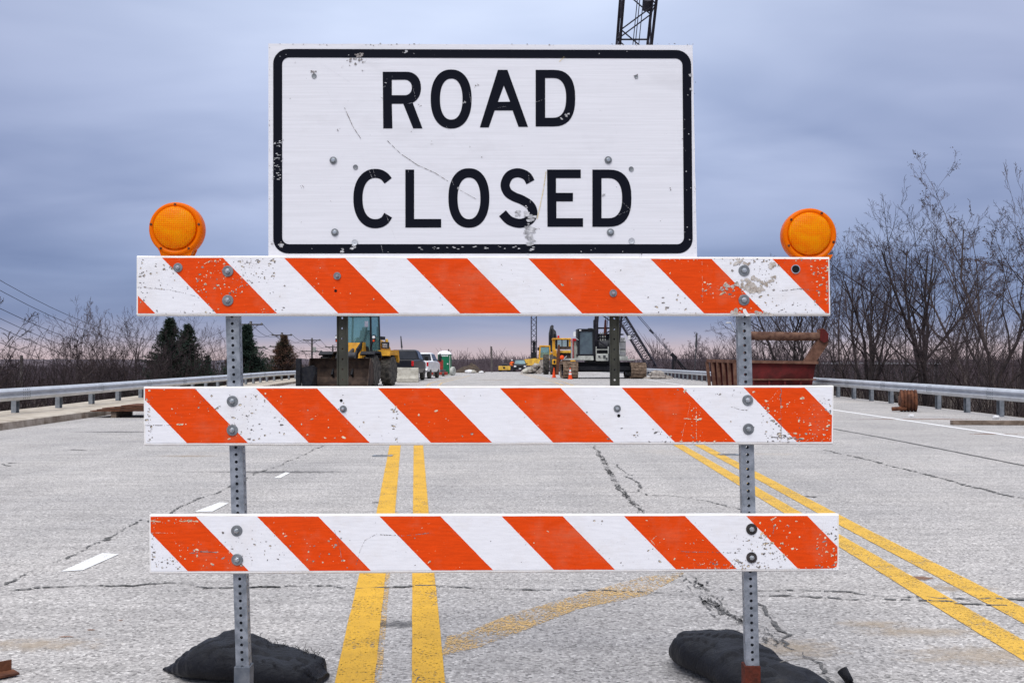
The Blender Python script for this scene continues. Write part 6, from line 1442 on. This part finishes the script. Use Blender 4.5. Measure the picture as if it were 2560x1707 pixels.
# brush: thin stems nobody could count
def brush(name, spots, hfun, m, seed, rad=.011, twigs=5):
    rg = random.Random(seed); q = MB()
    for (x, y) in spots:
        z = ground_z(x, y); h = hfun(x, y)*rg.uniform(.55, 1.15); d = Vector((rg.gauss(0,.22), rg.gauss(0,.22), 1)).normalized(); p = Vector((x, y, z)); pts = [p]
        for i in range(3): d = (d+Vector((rg.gauss(0,.14), rg.gauss(0,.14), 0))).normalized(); pts.append(pts[-1]+d*h/3)
        for i in range(3): q.tube(pts[i], pts[i+1], rad*(1.6-.4*i), rad*(1.2-.4*i), 3, False)
        for k in range(twigs):
            i = rg.randint(0, 2); a = pts[i].lerp(pts[i+1], rg.random()); q.tube(a, a+Vector((rg.gauss(0,.35), rg.gauss(0,.35), rg.uniform(.1,.5)))*h*.42, rad*.7, rad*.4, 3, False)
    tag(q.build(name, M[m]), kind='stuff'); return q
rg = random.Random(21)
sp = []
for k in range(2100):
    y = 12 + 90*rg.random()**1.3; x = interp(LG, y) - 1.2 - abs(rg.gauss(0, 1))*(4+y*.22); sp.append((x, y))
brush('brush', sp, lambda x, y: 1.7 + .10*(abs(x)-10) if abs(x) < 26 else 3.3, 'brush', 3, .009)
sp = []
for k in range(2300):
    y = 14 + 80*rg.random()**1.2; x = interp(RG, y) + 1.0 + abs(rg.gauss(0, 1))*(3.5+y*.25); sp.append((x, y))
brush('brush', sp, lambda x, y: 1.7 + min(2.0, (x-11)*.2), 'brush', 4, .009)
sp = []
for k in range(2600):
    y = 100 + 190*rg.random(); s = rg.choice((-1, 1)); x = (interp(LG, y)-2-90*rg.random()**1.5) if s < 0 else (interp(RG, y)+1.5+100*rg.random()**1.5); sp.append((x, y))
brush('brush', sp, lambda x, y: 3.6, 'twig_far', 5, rad=.022, twigs=6)
# low scrub hummocks under the stems and the far woods on the horizon: twig clouds
def woods(name, n, yr, xr, h, m, seed, skip=None, rad=.05, base=0.0):
    rg = random.Random(seed); q = MB()
    for k in range(n):
        y = rg.uniform(*yr); x = rg.uniform(*xr)*y
        if skip and skip(x, y): continue
        z = ground_z(x, y) + base; H = h*rg.uniform(.6, 1.15)
        for j in range(9):
            a = rg.uniform(0, 2*PI); t0 = rg.uniform(.0,.6); p = Vector((x, y, z+H*t0)); d = Vector((math.cos(a)*rg.uniform(.3,1.1), math.sin(a)*.8, 1)).normalized(); q.tube(p, p+d*H*rg.uniform(.25,.5), rad, rad*.4, 3, False)
        q.tube((x,y,z), (x+rg.gauss(0,.3), y, z+H*.8), rad*1.6, rad*.6, 3, False)
    tag(q.build(name, M[m]), kind='stuff')
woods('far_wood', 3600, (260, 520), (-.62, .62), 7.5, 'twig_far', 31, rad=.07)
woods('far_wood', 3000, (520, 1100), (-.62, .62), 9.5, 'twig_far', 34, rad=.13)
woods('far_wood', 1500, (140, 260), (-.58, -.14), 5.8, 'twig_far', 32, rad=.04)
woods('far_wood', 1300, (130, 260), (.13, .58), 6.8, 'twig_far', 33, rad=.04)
hq = MB(); hv = []; nxh = 420
for i in range(nxh+1):
    x = -1300 + 2600*i/nxh; top = 4.0 + 3.2*pnoise(Vector((x*.006, 2, 0))) + 1.6*pnoise(Vector((x*.05, 5, 0))) + .9*pnoise(Vector((x*.31, 8, 0)))
    hv += [(x, 1290, -7), (x, 1330, top-2), (x, 1350, top), (x, 1600, top*.6-2), (x, 1700, -8)]
hq.add(hv, [(5*i+j, 5*i+5+j, 5*i+6+j, 5*i+1+j) for i in range(nxh) for j in range(4)])
tag(hq.build('hills', mat('far_hills', (.12,.10,.115,1), (.085,.07,.082,1), .95, scale=.02, bump=0)), kind='structure')  # lighter mauve puts the haze of distance into the colour
# ================================================================== UTILITY POLES AND WIRES
poles = []
def upole(x, y, ztop, arm, lower, label, tr=False):
    zb = ground_z(x, y); t = thing('utility_pole', (x, y, zb), label, 'utility pole', 'utility poles beyond the left guardrail')
    q = MB(); q.tube((x,y,zb), (x,y,ztop+.25), .19, .13, 10); q.build('pole', M['polewood'], t)
    q = MB(); q.bar((x-arm/2,y-.14,ztop-.1), (x+arm/2,y-.14,ztop-.1), .12, .15); q.bar((x-arm*.3,y-.14,ztop-.15), (x,y-.12,ztop-.75), .05,.05); q.bar((x+arm*.3,y-.14,ztop-.15), (x,y-.12,ztop-.75), .05,.05); q.build('crossarm', M['polewood'], t)
    q = MB(); q.bar((x-arm*.6,y-.14,ztop-lower), (x+arm*.6,y-.14,ztop-lower), .11, .14); q.build('crossarm', M['polewood'], t)
    q = MB()
    for s in (-.46, 0, .46): q.lathe([(0,.05),(.08,.06),(.14,.04)], (x+arm*s, y-.14, ztop-.02), (0,0,1), 8)
    for s in (-.55, -.3, .3, .55): q.lathe([(0,.05),(.08,.06),(.14,.04)], (x+arm*s, y-.14, ztop-lower+.07), (0,0,1), 8)
    q.build('insulators', M['lgrey'], t)
    if tr: q = MB(); q.tube((x+.38,y,ztop-1.9),(x+.38,y,ztop-1.1),.24,.24,12); q.build('transformer', M['lgrey'], t)
    poles.append((x, y, ztop, arm, lower)); return t
upole(-24.0, 40, 7.7, 2.5, 2.0, 'near utility pole outside the left edge carrying the long wires')
a = P(627, 809, 113); upole(a.x, 113, a.z, 2.55, 2.5, 'utility pole nearest the left barricade post, beside the narrow conifer')
a = P(705, 836, 138); upole(a.x, 138, a.z, 2.6, 1.55, 'utility pole behind the bronzed conifer')
a = P(780, 849, 162); upole(a.x, 162, a.z, 2.6, 1.75, 'utility pole with two crossarms just left of the wheel loader', True)
a = P(832, 866, 188); upole(a.x, 188, a.z, 2.6, 1.75, 'farthest utility pole, half hidden behind the olive left sign post')
a = P(54, 888, 60); zb = ground_z(a.x, 60); q = MB(); q.tube((a.x,60,zb), (a.x,60,a.z), .10,.08,8); solo(q, 'stub_pole', M['polewood'], (a.x,60,zb), 'short dark post among the bare trees at the left edge', 'pole')
def span(A, B, oa, ob, za, zb_, sag, r):
    n = 24; pts = []
    for i in range(n+1):
        s = i/n; p = Vector((A[0]+oa, A[1]-.14, za)).lerp(Vector((B[0]+ob, B[1]-.14, zb_)), s); p.z -= sag*4*s*(1-s); pts.append(p)
    return pts
VT = {('a',-.46):700, ('a',0):725, ('a',.46):770, ('b',-.55):795, ('b',.3):818, ('b',.55):855}
def start_z(A, B, oa, ob, zr, sag, v):
    xa, xb = A[0]+oa, B[0]+ob; k = -CX/F; s = (k*A[1]-xa)/((xb-xa)-k*(B[1]-A[1])); y = A[1]+(B[1]-A[1])*s
    return (CAMH+(HOR-v)*y/F - zr*s + 4*sag*s*(1-s))/(1-s)
wt = thing('overhead_wires', (poles[0][0], poles[0][1], poles[0][2]), 'sagging overhead wires crossing the sky at the left edge', 'wires')
for i, (A, B) in enumerate(zip(poles, poles[1:])):
    sag = 3.9 if i == 0 else .9; r = .014 if i == 0 else .022
    for s, dz0, dz1 in ((-.46, .45 if i == 0 else .1, .1), (0, -.40 if i == 0 else .1, .1), (.46, -1.05 if i == 0 else .1, .1)):
        z0 = A[2]+dz0 if i else start_z(A, B, A[3]*s, B[3]*s, B[2]+dz1, sag, VT[('a', s)])
        q = MB(); q.path(span(A, B, A[3]*s, B[3]*s, z0, B[2]+dz1, sag, r), r, 4); q.build('wire', M['wire'], wt)
    for s, e in ((-.55, -.25), (.3, -.8), (.55, -1.8)):
        z0 = A[2]-A[4]+.15 if i else start_z(A, B, A[3]*s, B[3]*s, B[2]-B[4]+.15, sag*.92, VT[('b', s)])
        q = MB(); q.path(span(A, B, A[3]*s, B[3]*s, z0, B[2]-B[4]+.15, sag*.92, r), r, 4); q.build('wire', M['wire'], wt)
# long low dark warehouse behind the right trees
wx0 = P(2052, 900, 150).x; wx1 = P(2345, 900, 150).x; zt = P(0, 914, 150).z; zt = P(0, 906, 150).z
t = thing('warehouse', ((wx0+wx1)/2, 152, -3), 'long low dark building with a pale roof edge seen through the right trees', 'building')
q = MB(); q.box(wx0, wx1, 150, 175, -3.5, zt-.25); q.build('wall', mat('dark_cladding', (.09,.08,.09,1), (.06,.055,.06,1), .8, scale=1), t)
q = MB(); q.box(wx0-.3, wx1+.3, 149.7, 175.3, zt-.25, zt); q.build('roof', mat('pale_roof_edge', (.34,.34,.37,1), (.2,.2,.22,1), .7, scale=.8), t)
for k in range(9):
    x = wx0 + 2 + (wx1-wx0-4)*k/8; q = MB(); q.box(x-.5, x+.5, 149.93, 149.99, zt-1.5, zt-.8); q.build('window', M['darkglass'], t)
# distant water tower / low block beyond the left post
q = MB(); bx = P(543, 900, 300).x
t = thing('distant_building', (bx, 300, -4), 'small hazy flat-roofed building on the horizon left of the left post', 'building')
q = MB(); q.box(bx-.5, bx+3.4, 300, 306, -5, P(0,903,300).z); q.build('wall', mat('hazy_wall', (.26,.25,.30,1), None, .8, scale=1), t)
q = MB(); q.box(bx, bx+1.6, 301, 304, P(0,903,300).z, P(0,900,300).z); q.build('roof_unit', MATS['hazy_wall'], t)
for k in range(3): q = MB(); q.box(bx+k*1.1, bx+.6+k*1.1, 299.93, 299.99, .6, 1.1); q.build('window', M['darkglass'], t)
